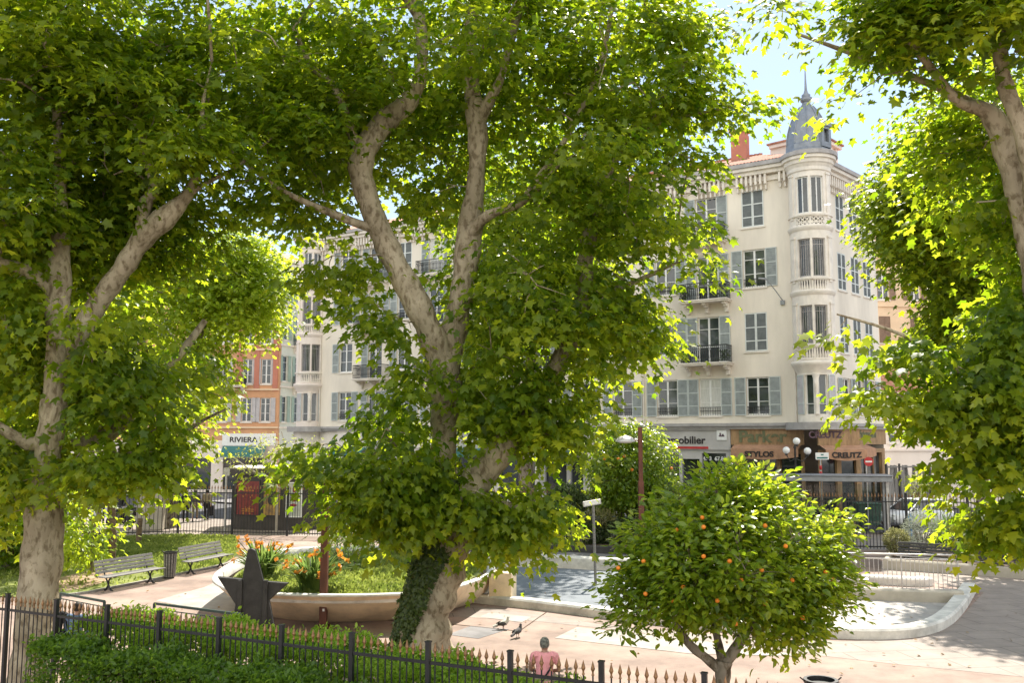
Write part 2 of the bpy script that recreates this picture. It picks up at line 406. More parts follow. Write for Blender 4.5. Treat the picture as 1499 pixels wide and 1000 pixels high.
M['cap'] = mat('camouflage_cap', (.24, .24, .2), .85, .1, 22, .1, 40, col2=(.02, .02, .02))
M['rubber'] = mat('black_rubber', (.02, .02, .02), .8, .1, 5, 0)
M['poster1'] = mat('crimson_poster', (.22, .04, .03), .35, .3, 4, 0, col2=(.12, .02, .03))
M['poster2'] = mat('golden_poster', (.42, .26, .07), .35, .3, 3, 0, col2=(.16, .1, .08))
M['poster3'] = mat('pale_poster', (.50, .52, .46), .35, .15, 3, 0)
M['ink'] = mat('orange_ink', (.5, .22, .04), .5, .2, 8, 0)
M['wine'] = mat('wine_red_ink', (.3, .05, .06), .5, .2, 8, 0)
M['kiosk'] = mat('bronze_panels', (.065, .055, .048), .5, .2, 2, .05)
M['car_dark'] = mat('dark_blue_car_paint', (.035, .05, .075), .25, .05, 1, 0, spec=.6)
M['car_grey'] = mat('steel_blue_car_paint', (.12, .17, .24), .25, .05, 1, 0, metal=.4, spec=.6)
M['car_white'] = mat('white_car_paint', (.72, .73, .74), .25, .03, 1, 0, spec=.6)
M['hoard'] = mat('grey_boards', (.24, .225, .21), .8, .25, 2, .2, 30, stretch=(4, 4, .3))
M['wallgrey'] = mat('beige_concrete', (.42, .38, .31), .85, .12, 2, .15, 40)
def tilemat():
    m, nt, N, L, b = newmat('roof_tiles')
    tc = N.new('ShaderNodeTexCoord'); uvn = N.new('ShaderNodeUVMap')
    w = N.new('ShaderNodeTexNoise'); w.inputs['Scale'].default_value = 4; w.inputs['Detail'].default_value = 6
    L.new(tc.outputs['Object'], w.inputs['Vector'])
    r = ramp(N, [(.3, (.27, .11, .07)), (.55, (.42, .19, .12)), (.75, (.52, .3, .2))]); L.new(w.outputs['Fac'], r.inputs[0])
    L.new(r.outputs[0], b.inputs['Base Color']); b.inputs['Roughness'].default_value = .85
    return m
M['tile'] = tilemat()

# ------------------------------------------------------------------ the setting: ground sheets
def sheet(name, poly, z, m, kind='structure', dense=False):
    mb = MB(); pts = [(p[0], p[1], z) for p in poly]
    mb.add(pts, [tuple(range(len(pts)))])
    o = mb.build(name, m); o['kind'] = kind
    # make sure the normal is up
    if o.data.polygons[0].normal.z < 0: o.data.flip_normals()
    return o
def smoothpoly(pts, k=4, closed=True):
    pts = [Vector(p) for p in pts]; n = len(pts); out = []
    rng = range(n) if closed else range(n - 1)
    for i in rng:
        if closed: p0, p1, p2, p3 = pts[i - 1], pts[i], pts[(i + 1) % n], pts[(i + 2) % n]
        else: p0, p1, p2, p3 = pts[max(i - 1, 0)], pts[i], pts[i + 1], pts[min(i + 2, n - 1)]
        for j in range(k):
            t = j / k
            out.append(.5 * ((2 * p1) + (p2 - p0) * t + (2 * p0 - 5 * p1 + 4 * p2 - p3) * t * t + (3 * p1 - p0 - 3 * p2 + p3) * t ** 3))
    if not closed: out.append(pts[-1])
    return out
G = lambda *L_: [g(*p) for p in L_]
sheet('ground', [(-400, -60), (400, -60), (400, 700), (-400, 700)], -.16, M['asphalt'])
# park surface (pink asphalt) stops at the street fence
FENCE_PX = [(-120, 786), (150, 786), (260, 782), (420, 785), (700, 793), (1000, 800), (1240, 805), (1420, 808), (1700, 812)]
fence_pts = [g(*p) for p in FENCE_PX]
sheet('park_path', [(-80, -20), (60, -20)] + [(p.x, p.y + .1) for p in reversed(fence_pts)], 0, M['pink'])
# pavement and road beyond the fence
back = [(p.x, p.y + .1) for p in fence_pts]
sheet('pavement', back + [(back[-1][0] + 3, back[-1][1] + 6), (45, 44.6), (4, 46.6), (-12, 52.5), (-32, 55)], -.012, M['slab'])
sheet('street', [(-90, 53), (-32, 55.02), (-12, 52.52), (4, 46.62), (45, 44.62), (90, 42), (90, 110), (-90, 110)], -.14, M['asphalt'])
sheet('far_pavement', [(-60, 96), (-20.6, 66.5), (15.0, 46.9), (27, 58), (33, 66), (20, 80), (-60, 110)], -.02, M['shadegrey'])
# lawn on the left with its worn patch
sheet('lawn', [g(-200, 868), g(30, 876), g(110, 871), g(160, 862), g(211, 852), g(245, 845), g(278, 838), g(325, 828), g(350, 812), g(345, 786), g(260, 783.5), g(150, 787.5), g(-200, 788)], .03, M['lawn'])
sheet('worn_earth', smoothpoly(G((60, 868), (105, 866), (140, 858), (168, 846), (150, 836), (110, 842), (70, 852), (30, 860)), 3), .034, M['dirt'])
mb = MB()
kp = smoothpoly(G((30, 877), (110, 872), (160, 863), (211, 853), (245, 846), (278, 839), (325, 829), (346, 822)), 3, False)
for a, b in zip(kp, kp[1:]): mb.bar((a.x, a.y, .02), (b.x, b.y, .02), .09, .1)
mb.build('lawn_kerb', M['kerb'])['kind'] = 'structure'
# pale concrete and slabs
sheet('pale_path', G((228, 880), (300, 860), (345, 838), (372, 870), (372, 905), (330, 900)), .004, M['pale'])
sheet('slab_paving', G((650, 903), (690, 886), (880, 915), (1080, 934), (1240, 940), (1340, 936), (1400, 912), (1440, 868), (1408, 862), (1290, 838), (1290, 822), (1700, 850), (1850, 1040), (1499, 992), (1300, 972), (1150, 955), (980, 938), (880, 920), (770, 909)), .004, M['slab'])
sheet('concrete_strip', G((812, 935), (845, 919), (1100, 948), (1180, 962), (1010, 958)), .008, M['pale'])
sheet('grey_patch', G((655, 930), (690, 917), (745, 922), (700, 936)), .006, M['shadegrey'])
sheet('pale_patch', G((702, 904), (716, 898), (778, 904), (764, 912)), .008, M['pale'])
sheet('walk_shade_tone', G((590, 800), (745, 812), (1010, 828), (1010, 805), (700, 795)), .004, M['shadegrey'])  # grey sheet standing in for building and tree shade on the walk
# ------------------------------------------------------------------ buildings
def frame_of(O, d, n):
    O = Vector((O[0], O[1], 0)); d = Vector((d[0], d[1], 0)).normalized(); n = Vector((n[0], n[1], 0)).normalized()
    def fr(u, z, dd=0): p = O + d * u + n * dd; return Vector((p.x, p.y, z))
    fr.O, fr.d, fr.n = O, d, n
    return fr
def pu(fr, px, py):                                       # pixel -> (u, z) on a facade
    r = ray(px, py); c = Vector((0, 0, CZ)); t = (fr.O - c).dot(fr.n) / r.dot(fr.n); p = c + r * t
    return (p - fr.O).dot(fr.d), p.z
def curved(C, R):
    f = Vector((-C.x, -C.y, 0)).normalized(); v = -f; r = Vector((v.y, -v.x, 0))
    def fr(u, z, d=0):
        a = u / R; p = Vector((C.x, C.y, 0)) + (f * math.cos(a) + r * math.sin(a)) * (R + d); return Vector((p.x, p.y, z))
    fr.R = R
    return fr
def leaf_shutter(fr, u0, u1, z0, z1, d):
    mb = MB(); mb.cur = 1; h = z1 - z0; s = .055; t = .035
    mb.f_box(fr, u0, u0 + s, z0, z1, d, d + t); mb.f_box(fr, u1 - s, u1, z0, z1, d, d + t)
    rails = [0, .27, .62, 1]
    for k, q in enumerate(rails):
        zz = z0 + q * h; a, b = (zz, zz + .06) if k == 0 else ((zz - .06, zz) if k == 3 else (zz - .03, zz + .03))
        mb.f_box(fr, u0 + s, u1 - s, a, b, d, d + t)
    um = (u0 + u1) / 2
    mb.cur = 0
    mb.f_box(fr, u0 + s, u1 - s, z0 + .05, z1 - .05, d + .004, d + .01)
    n = int(h / .11)
    for k in range(n):
        zz = z0 + .08 + (h - .16) * k / n
        P = [fr(u0 + s, zz, d + .03), fr(u1 - s, zz, d + .03), fr(u1 - s, zz + .085, d + .011), fr(u0 + s, zz + .085, d + .011)]
        mb.add(P, [(0, 1, 2, 3)])
    return mb
def window(B, fr, uc, zb, w, h, style='open', sm=('shutd', 'shut'), pane='glass', side=None, rail=False):
    u0, u1, z1 = uc - w / 2, uc + w / 2, zb + h
    mb = MB(); a, b = -.17, -.11; s = .07
    mb.f_box(fr, u0, u0 + s, zb, z1, a, b); mb.f_box(fr, u1 - s, u1, zb, z1, a, b)
    mb.f_box(fr, u0 + s, u1 - s, zb, zb + .09, a, b); mb.f_box(fr, u0 + s, u1 - s, z1 - .08, z1, a, b)
    if w > .8: mb.f_box(fr, uc - .055, uc + .055, zb + .09, z1 - .08, a, b + .01)
    for q in (.36, .74):
        mb.f_box(fr, u0 + s, u1 - s, zb + h * q - .018, zb + h * q + .018, a + .01, b - .012)
    wob = mb.build('window', M['frame'], B)
    p = MB(); p.add([fr(u0, zb, -.15), fr(u1, zb, -.15), fr(u1, z1, -.15), fr(u0, z1, -.15)], [(0, 1, 2, 3)])
    p.build('pane', M[pane], wob)
    ms = [M[sm[0]], M[sm[1]]]
    if style == 'closed':
        if sm[0] == 'shutd': ms = [M['cfd'], M['cfr']]
        leaf_shutter(fr, u0 + .01, uc - .008, zb + .01, z1 - .01, -.03).build('shutter', ms, wob)
        leaf_shutter(fr, uc + .008, u1 - .01, zb + .01, z1 - .01, -.03).build('shutter', ms, wob)
    elif style == 'open':
        if side != 'r': leaf_shutter(fr, u0 - w / 2 - .03, u0 - .03, zb, z1, .03).build('shutter', ms, wob)
        if side != 'l': leaf_shutter(fr, u1 + .03, u1 + w / 2 + .03, zb, z1, .03).build('shutter', ms, wob)
    if style != 'closed' or True:
        sl = MB(); sl.f_box(fr, u0 - .08, u1 + .08, zb - .1, zb - .005, -.08, .07); sl.build('sill', M['trim'], wob)
    if rail:
        r = MB()
        for q in (.28, .5): r.f_bar(fr, (u0, zb + q, -.04), (u1, zb + q, -.04), .03)
        for k in range(9): r.f_bar(fr, (u0 + w * (k + .5) / 9, zb + .02, -.04), (u0 + w * (k + .5) / 9, zb + .5, -.04), .018)
        r.build('guard_rail', M['iron'], wob)
    return wob
def balcony(B, fr, uc, z, w=2.9, dep=.95, hh=1.0, iron='iron'):
    mb = MB(); mb.f_box(fr, uc - w / 2, uc + w / 2, z - .16, z, 0.002, dep); mb.f_box(fr, uc - w / 2 - .06, uc + w / 2 + .06, z - .06, z + .01, .004, dep + .06)
    for q in (-w / 2 + .25, 0, w / 2 - .25):
        mb.f_box(fr, uc + q - .11, uc + q + .11, z - .42, z - .162, .003, dep * .5); mb.f_box(fr, uc + q - .09, uc + q + .09, z - .3, z - .163, dep * .5 + .002, dep * .82)
        mb.f_box(fr, uc + q - .1, uc + q + .1, z - .72, z - .422, .003, dep * .24)
    o = mb.build('balcony', M['trim'], B)
    r = MB(); d = dep - .05; a, b = uc - w / 2 + .05, uc + w / 2 - .05
    path = [(a, 0.05), (a, d), (b, d), (b, 0.05)]
    for zz, t in ((z + hh, .05), (z + hh - .16, .025), (z + .1, .03)):
        for p, q in zip(path, path[1:]): r.f_bar(fr, (p[0], zz, p[1]), (q[0], zz, q[1]), t)
    n = int((b - a) / .12)
    for k in range(n + 1):
        u = a + (b - a) * k / n
        r.f_bar(fr, (u, z + .02, d), (u, z + hh, d), .02)
        if k < n:
            um = u + (b - a) / n / 2
            pts = [fr(um + .05 * math.cos(t), z + .5 + .3 * math.sin(t), d) for t in np.linspace(0, 6.28, 9)]
            r.tube(pts, .011, 4, False)
    for k in range(7):
        for uu in (a, b): r.f_bar(fr, (uu, z + .02, .06 + (d - .06) * k / 7), (uu, z + hh, .06 + (d - .06) * k / 7), .02)
    r.build('railing', M[iron], o)
    return o
def baluster_row(mb, fr, a, b, z, h, n, solid=False, du=2):
    mb.f_box(fr, a, b, z + h - .1, z + h, -.1, .06, du); mb.f_box(fr, a, b, z, z + .12, -.1, .06, du)
    for k in range(n):
        u = a + (b - a) * (k + .5) / n
        mb.lathe(fr(u, z + .12, -.02), [(.05, 0), (.075, .12 * h), (.035, .5 * h), (.06, .72 * h), (.045, h - .22)], 6)

# ---- the cream corner building
C1 = at(1196, 600, 50.4); C1.z = 0
dL = Vector((-.8398, .5429, 0)); nL = Vector((-.5429, -.8398, 0)); dR = Vector((.686, .727, 0)); nR = Vector((.727, -.686, 0))
frL = frame_of(C1, -dL, nL); frR = frame_of(C1, dR, nR)
uEnd, _ = pu(frL, 455, 520)
B = thing('apartment_building', 'long cream apartment building with pale blue shutters, round corner bays and a grey zinc dome', 'building', C1)
rows = [(5.95, 2.2), (9.65, 2.25), (13.4, 2.25), (17.0, 2.2)]
colA, colB, colC, colD = (pu(frL, x, 585)[0] for x in (1109.5, 1039.5, 977, 911.5))
colX = [pu(frL, x, 525)[0] for x in (591, 549, 506)]      # seen at the far left end
mid = list(np.linspace(colD, colX[0], 7)[1:-1])
cols = [(colA, 'A'), (colB, 'B'), (colC, 'C'), (colD, 'D')] + [(u, 'M%d' % i) for i, u in enumerate(mid)] + [(colX[0], 'X0'), (colX[1], 'X1'), (colX[2], 'X2')]
ZE = 20.0
wall = MB(); ops = []; spec = []
for u, c in cols:
    for r, (zb, h) in enumerate(rows):
        w = 1.32; st = 'open'
        balc = (c in ('B', 'X1', 'M1', 'M4')) and r in (1, 2, 3)
        if balc: zb2, h2, st = zb - .6, h + .55, 'open'
        else: zb2, h2 = zb, h
        if c == 'A' and r in (1, 3): st = 'closed'
        if (c, r) in (('C', 3), ('M1', 0), ('M3', 1), ('M0', 3), ('X0', 3), ('D', 2)): st = 'closed'
        if c[0] == 'X' and r == 1: st = 'left'
        if r == 0 and c == 'B': st = 'open'
        ops.append((u - w / 2, u + w / 2, zb2, zb2 + h2)); spec.append((u, zb2, w, h2, st, balc, r, c))
wall.f_wall(frL, uEnd + .9, -.95, 5.3, ZE, ops)
frW = frL
RL = 8.6
colsR = [pu(frR, x, 380)[0] for x in (1231.5, 1250.5, 1267.5)]
opsR = []; specR = []
for i, u in enumerate(colsR):
    for r, (zb, h) in enumerate(rows):
        w = 1.15; opsR.append((u - w / 2, u + w / 2, zb, zb + h)); specR.append((u, zb, w, h, r, i))
RL = max(RL, colsR[-1] + 1.6)
wall.f_wall(frR, .95, RL, 5.3, ZE, opsR)
# hidden sides: party walls and back
E1 = frL(uEnd - .2, 0); E2 = frR(RL, 0); bk1 = E1 - nL * 11; bk2 = E2 - nR * 9
for p, q in ((E1, bk1), (E2, bk2)):
    wall.add([(p.x, p.y, 0), (q.x, q.y, 0), (q.x, q.y, ZE + .4), (p.x, p.y, ZE + .4)], [(0, 1, 2, 3)])
wall.add([(bk1.x, bk1.y, 0), (bk2.x, bk2.y, 0), (bk2.x, bk2.y, ZE), (bk1.x, bk1.y, ZE)], [(0, 1, 2, 3)])
wall.build('wall', M['facade'], B)
for (u, zb, w, h, st, balc, r, c) in spec:
    curt = 'curtain' if (c, r) in (('B', 0), ('M2', 1), ('X1', 2), ('M0', 2), ('D', 3), ('M4', 3)) else 'glass'
    if st == 'left': window(B, frL, u, zb, w, h, 'open', side='l', pane=curt)
    else: window(B, frL, u, zb, w, h, st, pane=curt, rail=(st == 'open' and not balc and r in (0, 2)))
    if balc:
        o = balcony(B, frL, u, zb, 2.9 if r < 3 else 2.5)
        if c == 'B':                                      # potted plants and vines seen on these two balconies
            n = 500; p = np.zeros((n, 3)); us = R.choice([-1.25, -1.05, 1.2], n) + R.normal(size=n) * .16; zz = R.uniform(.1, .95 if r == 2 else .7, n); dd = R.uniform(.5, 1.0, n)
            for k in range(n): p[k] = frL(u + us[k], zb + zz[k], dd[k])
            V, T, ti = leaves(p, R.normal(size=(n, 3)), R.normal(size=(n, 3)), R.uniform(.07, .14, n), R.uniform(0, 1, n), LD)
            soup('balcony_plants', V, T, ti, M['darkbush'], o)
for (u, zb, w, h, r, i) in specR: window(B, frR, u, zb, w, h, 'closed' if r > 0 else 'open')
# cornice with brackets, grey gutter
for fr, a, b in ((frL, uEnd + .6, -.9), (frR, .9, RL + .3)):
    mb = MB(); mb.f_box(fr, a, b, 19.62, 19.9, .002, .14); mb.f_box(fr, a, b, 20.0, 20.22, .002, .42); mb.f_box(fr, a, b, 20.225, 20.42, .002, .62)
    k = a + .3
    while k < b - .2:
        if not (fr is frL and (int((k - a) / .28) % 9) in (4, 5)):
            mb.f_box(fr, k, k + .12, 19.4, 19.998, .142, .36); mb.f_box(fr, k + .015, k + .105, 19.1, 19.397, .003, .22)
        k += .28
    mb.build('cornice', M['trim'], B)
    mb = MB(); mb.f_box(fr, a, b, 20.425, 20.66, .002, .74); mb.build('gutter', M['cornice'], B)
    mb = MB(); mb.f_box(fr, a + (.0 if fr is frL else -.6), b, 5.16, 5.32, .004, .28); mb.f_box(fr, a, b, 5.325, 5.5, .004, .4); mb.build('string_course', M['cornice'], B)
# drain pipes and the wall lantern arm
mb = MB()
ud = pu(frL, 942, 540)[0]
for u in (-1.12, ud, uEnd + 1.15): mb.tube([frL(u, 5.5, .08), frL(u, 19.4, .08)], .05, 6)
mb.build('drain_pipe', M['trim'], B)
mb = MB(); ua, za = pu(frL, 1146, 440)
mb.tube([frL(ua, za, .02), frL(ua - .2, za + .5, .7), frL(ua - .5, za + 1.1, 1.3)], .025, 6); mb.f_box(frL, ua - .12, ua + .12, za - .25, za, .003, .12)
mb.tube([frL(ua - .5, za + 1.1, 1.3), frL(ua - .9, za + 1.15, 1.5)], .06, 6); mb.build('wall_lamp', M['grey'], B)
# round corner bays
def bay(C, dome):
    cf = curved(C, 1.13); lo = curved(C, 1.02)
    wins = [(-.43, .74), (.43, .74)]
    A0, A1 = -2.3, 2.3
    mb = MB(); ops = []
    for r in (1, 2, 3):
        zb, h = rows[r]
        for uc, w in wins: ops.append((uc - w / 2, uc + w / 2, zb + .15, zb + h + .05))
        for uc, w in wins: ops.append((uc - w / 2, uc + w / 2, zb - .72, zb - .0))
    mb.f_wall(cf, A0, A1, 8.75, ZE + .1, ops, .2, du=.22)
    for s_ in (-1, 1):
        for zz in (9.5, 13.25, 16.85): mb.f_box(cf, s_ * 1.16 - .15, s_ * 1.16 + .15, zz, zz + 2.5, .003, .05, 2); mb.f_box(cf, s_ * 1.16 - .2, s_ * 1.16 + .2, zz + 2.5, zz + 2.62, .003, .09, 2)
    ol = [(-.62, -.12, 5.95, 8.1), (.12, .62, 5.95, 8.1)]
    mb.f_wall(lo, -2.1, 2.1, 5.3, 8.4, ol, .2, du=.2)
    # corbel under the bay
    prof = [(1.02, 8.2), (1.06, 8.3), (1.12, 8.45), (1.24, 8.62), (1.3, 8.72), (1.3, 8.86), (1.15, 8.9)]
    mb.lathe((C.x, C.y, 0), prof, 40)
    for z in (8.95 + 3.75, 8.95 + 7.4):
        mb.lathe((C.x, C.y, 0), [(1.14, z - .18), (1.2, z - .1), (1.25, z + .02), (1.25, z + .1), (1.14, z + .14)], 40)
    mb.build('corner_bay', M['trim'] if dome else M['facade2'], B)
    for r in (1, 2, 3):
        zb, h = rows[r]
        for k, (uc, w) in enumerate(wins):
            u0, u1 = uc - w / 2, uc + w / 2; zz = zb + .15
            f = MB(); f.f_box(cf, u0, u0 + .06, zz, zz + h - .1, -.17, -.1); f.f_box(cf, u1 - .06, u1, zz, zz + h - .1, -.17, -.1)
            f.f_box(cf, u0 + .06, u1 - .06, zz, zz + .07, -.17, -.1, 2); f.f_box(cf, u0 + .06, u1 - .06, zz + h - .17, zz + h - .1, -.17, -.1, 2)
            if r == 3: f.f_box(cf, uc - .03, uc + .03, zz, zz + h - .1, -.165, -.11)
            else:
                for q in range(1, 5): f.f_box(cf, u0 + w * q / 5 - .012, u0 + w * q / 5 + .012, zz, zz + h - .1, -.165, -.12)
                f.f_box(cf, u0, u1, zz + h * .8, zz + h * .8 + .03, -.165, -.118, 2)
            wo = f.build('window', M['frame' if r == 3 else 'cornice'], B)
            p = MB(); p.add([cf(u, z, -.15) for z in (zz, zz + h - .1) for u in (u0, uc, u1)], [(0, 1, 4, 3), (1, 2, 5, 4)]); p.build('pane', M['glass'], wo)
        b = MB()
        for uc, w in wins:
            if r < 3: baluster_row(b, cf, uc - w / 2, uc + w / 2, zb - .72, .76, 5)
            else:
                z = zb - .72
                b.f_box(cf, uc - w / 2, uc + w / 2, z, z + .08, -.1, .04, 2); b.f_box(cf, uc - w / 2, uc + w / 2, z + .64, z + .72, -.1, .04, 2)
                for q in range(3):
                    ua, ub = uc - w / 2 + w * q / 3, uc - w / 2 + w * (q + 1) / 3
                    for e in range(2):
                        za_, zb_ = z + .08 + .28 * e, z + .08 + .28 * (e + 1)
                        b.bar(cf(ua, za_, -.03), cf(ub, zb_, -.03), .055); b.bar(cf(ub, za_, -.03), cf(ua, zb_, -.03), .055)
                        b.lathe(cf((ua + ub) / 2, (za_ + zb_) / 2 - .06, -.03), [(.0, 0), (.075, .03), (.075, .09), (0, .12)], 6)
                b.f_box(cf, uc - w / 2, uc + w / 2, z + .33, z + .38, -.06, 0, 2)
        back = MB()
        b.f_box(cf, -1.75, 1.75, zb + .0, zb + .1, -.02, .1, 14)
        b.build('balustrade', M['trim'], B)
        back.add([cf(u, z, -.19) for z in (zb - .72, zb) for u in (-.8, 0, .8)], [(0, 1, 4, 3), (1, 2, 5, 4)]); back.build('balustrade_recess', M['cornice'], B)
    for a, b_, _, _ in ol:
        f = MB(); f.f_box(lo, a, a + .05, 5.95, 8.1, -.17, -.1); f.f_box(lo, b_ - .05, b_, 5.95, 8.1, -.17, -.1); f.f_box(lo, a, b_, 6.5, 6.53, -.05, -.03); wo = f.build('window', M['frame'], B)
        p = MB(); p.add([lo(u, z, -.15) for z in (5.95, 8.1) for u in (a, b_)], [(0, 1, 3, 2)]); p.build('pane', M['glass'], wo)
    c = MB(); c.lathe(lo(0, 5.95, .02), [(.13, 0), (.1, .2), (.09, 1.5), (.16, 1.75), (.12, 1.8), (.2, 2.1), (.2, 2.2)], 10); c.build('column', M['trim'], B)
    for s in (-1, 1):
        a, b_ = (s * .68, s * 1.22) if s > 0 else (s * 1.22, s * .68)
        leaf_shutter(lo, a, b_, 5.95, 8.1, .03).build('shutter', [M['wshut'], M['shut']], B)
    c = MB(); c.lathe((C.x, C.y, 0), [(1.14, 19.55), (1.2, 19.6), (1.2, 19.8), (1.28, 19.95), (1.36, 20.02), (1.38, 20.22), (1.5, 20.24), (1.5, 20.42)], 40, False); c.build('bay_cornice', M['trim'], B)
    c = MB(); c.lathe((C.x, C.y, 0), [(1.5, 20.425), (1.6, 20.43), (1.6, 20.66), (.2, 20.7)], 40, False); c.build('bay_gutter', M['cornice'], B)
    c = MB(); c.lathe((C.x, C.y, 0), [(1.7, 5.1), (1.7, 5.5), (1.0, 5.52)], 40, False); c.build('bay_string_course', M['cornice'], B)
bay(C1, True)
C2 = frL(uEnd, 0); bay(C2, False)
# dome
D = MB()
D.lathe((C1.x, C1.y, 0), [(1.38, 20.66), (1.38, 20.8), (1.28, 20.9), (1.26, 21.15), (1.2, 21.25), (1.19, 21.6), (1.12, 22.0), (1.0, 22.45), (.82, 22.9), (.6, 23.3), (.38, 23.6), (.25, 23.75), (.22, 23.85)], 10, False)
for k in range(10):
    a = 2 * math.pi * k / 10
    D.tube([(C1.x + (r + .01) * math.cos(a), C1.y + (r + .01) * math.sin(a), z) for r, z in [(1.2, 21.25), (1.19, 21.6), (1.12, 22.0), (1.0, 22.45), (.82, 22.9), (.6, 23.3), (.38, 23.6)]], .035, 5)
dome = D.build('dome', M['zinc'], B)
D = MB(); D.lathe((C1.x, C1.y, 0), [(.2, 23.84), (.32, 23.95), (.36, 24.12), (.2, 24.16), (.26, 24.3), (.14, 24.42), (.08, 24.6), (.045, 25.3), (.012, 26.3)], 10); D.build('spire', M['zinc'], dome)
f = Vector((-C1.x, -C1.y, 0)).normalized(); rgt = Vector((-f.y, f.x, 0)); dv = (f * .62 + rgt * .78).normalized()
frD = frame_of(C1 + dv * .98, Vector((-dv.y, dv.x, 0)), dv)
D = MB(); D.f_wall(frD, -.4, .4, 20.9, 22.1, [(-.2, .2, 21.2, 21.95)], .15, .32)
D.f_box(frD, -.4, -.398, 20.9, 22.1, -.6, .318); D.f_box(frD, .398, .4, 20.9, 22.1, -.6, .318)
D.f_box(frD, -.5, .5, 22.1, 22.2, -.6, .4)
P = [frD(-.5, 22.2, .4), frD(.5, 22.2, .4), frD(0, 22.5, .4), frD(-.5, 22.2, -.7), frD(.5, 22.2, -.7), frD(0, 22.5, -.7)]
D.add(P, [(0, 1, 2), (0, 2, 5, 3), (1, 4, 5, 2)])
do = D.build('dormer', M['zinc'], dome)
# tiled roof
RF = MB()
zr, ze, dr = 23.1, 20.67, 6.0
e0, e1 = frL(uEnd, ze, .55), frL(-.3, ze, .55); r0, r1 = frL(uEnd, zr, -dr), frL(-4.6, zr, -dr)
f0, f1 = frR(.3, ze, .55), frR(RL, ze, .55); s1 = frR(RL, zr, -dr); apex = r1
RF.add([e0, e1, r1, r0], [(0, 1, 2, 3)]); RF.add([f0, f1, s1, apex], [(0, 1, 2, 3)]); RF.add([e1, f0, apex], [(0, 1, 2)])
RF.add([r0, r1, s1, Vector((bk2.x, bk2.y, ZE)), Vector((bk1.x, bk1.y, ZE))], [(0, 1, 2), (0, 2, 3, 4)])
for k in range(42):
    u = -.6 - k * .21
    top = frL(u, zr, -dr); q = 1.0 if u < -4.6 else (u + .3) / (-4.3)
    RF.tube([frL(u, ze + .03, .55), frL(u, ze + .03 + (zr - ze) * q, .55 - (dr + .55) * q)], .075, 5, False)
q = [frL(-4.6 - k * .28, zr + .1, -dr) for k in range(40)]
for p in q: RF.box(p, (.24, .2, .16), 0)
roof = RF.build('roof', M['tile'], B)
mb = MB(); cz = at(1083, 200, 58)
mb.box((cz.x, cz.y, 23.2), (1.0, .8, 2.6), rad(-30)); mb.box((cz.x, cz.y, 24.75), (1.2, 1.0, .14), rad(-30))
mb.box((cz.x, cz.y, 24.6), (.9, .7, .2), rad(-30)); mb.build('chimney', M['redpil'], roof)
# pink attic pavilion on the right-hand roof
frP = frame_of(frR(5.2, 0, -1.2), dR, nR)
mb = MB(); mb.f_wall(frP, -1.5, 1.5, 20.3, 22.9, [(-.3, .3, 21.2, 22.5)], .2)
mb.f_box(frP, -1.5, -1.49, 20.3, 22.9, -3, 0); mb.f_box(frP, 1.49, 1.5, 20.3, 22.9, -3, 0); mb.f_box(frP, -1.7, 1.7, 22.9, 23.12, -3, .3)
for u in (-1.3, -.55, .55, 1.3): mb.f_box(frP, u - .13, u + .13, 20.7, 22.88, .002, .12)
mb.build('attic_pavilion', M['facade2'], B)
mb = MB(); mb.f_box(frP, -1.8, 1.8, 23.12, 23.22, -3.1, .4); mb.build('attic_roof', M['tile'], B)

# ---- shops along the ground floor
nC = Vector((.12, -.993, 0)); frC = frame_of(C1 + nC * 1.15, Vector((.993, .12, 0)), nC)                     # chamfered shop corner
def shopfront(fr, u0, u1, name, m, glassu, fascia=(4.0, 5.12), d=.05, door=None, dark='glass'):
    mb = MB(); ops = [(a, b, .55, 3.75) for a, b in glassu]
    if door: ops.append((door[0], door[1], .02, 3.4))
    mb.f_wall(fr, u0, u1, -.02, 4.0, ops, .25, d); mb.f_box(fr, u0, u1, fascia[0], fascia[1], 0, d + .1)
    mb.f_box(fr, u0, u1, fascia[1], fascia[1] + .035, 0, d + .2)
    o = mb.build(name, M[m], B)
    g_ = MB()
    for a, b, z0, z1 in ops:
        g_.add([fr(a, z0, d - .2), fr(b, z0, d - .2), fr(b, z1, d - .2), fr(a, z1, d - .2)], [(0, 1, 2, 3)])
    g_.build('shop_window', M[dark], o)
    mu = MB()
    for a, b, z0, z1 in ops:
        n = max(1, int((b - a) / .9))
        for k in range(n + 1): mu.f_box(fr, a + (b - a) * k / n - .035, a + (b - a) * k / n + .035, z0, z1, d - .19, d - .1)
    mu.build('mullions', M['shopwood' if m == 'shopwood' else 'grey'], o)
    return o
uI0, uP0, uP1 = pu(frL, 985, 650)[0], pu(frL, 1071, 640)[0], -.75
uDoor = pu(frL, 1012, 690)[0]
s1_ = shopfront(frL, uI0 - 2.2, uP0 - .03, 'shop_front', 'shopgrey', [(uI0 - 1.8, uDoor - .75), (uDoor + .7, uP0 - .35)], (3.95, 5.1), door=(uDoor - .55, uDoor + .55))
u, z = pu(frL, 1003, 645)
text_on(frL, 'Immobilier', .62, u - .1, z, .17, 1.05, .012).build('lettering', M['dark'], s1_)
mb = MB(); mb.f_box(frL, u - 1.0, u + 1.5, z - .5, z - .36, .155, .18); mb.build('red_rule', M['redp'], s1_)
u, z = pu(frL, 1058, 637)
mb = MB(); mb.f_box(frL, u - .3, u + .3, z - .3, z + .3, .152, .2); o = mb.build('box_sign', M['whitep'], s1_)
mb = MB(); mb.f_box(frL, u - .17, u + .17, z - .1, z - .03, .2, .21); mb.f_box(frL, u - .12, u - .04, z - .03, z + .12, .2, .21); mb.f_box(frL, u + .02, u + .13, z - .03, z + .05, .2, .21); mb.build('emblem', M['plum'], s1_)
u, z = pu(frL, 1045, 672)
text_on(frL, '4.93  67.81', .32, u, z, -.11, 1, .01).build('phone_lettering', M['whitep'], s1_)
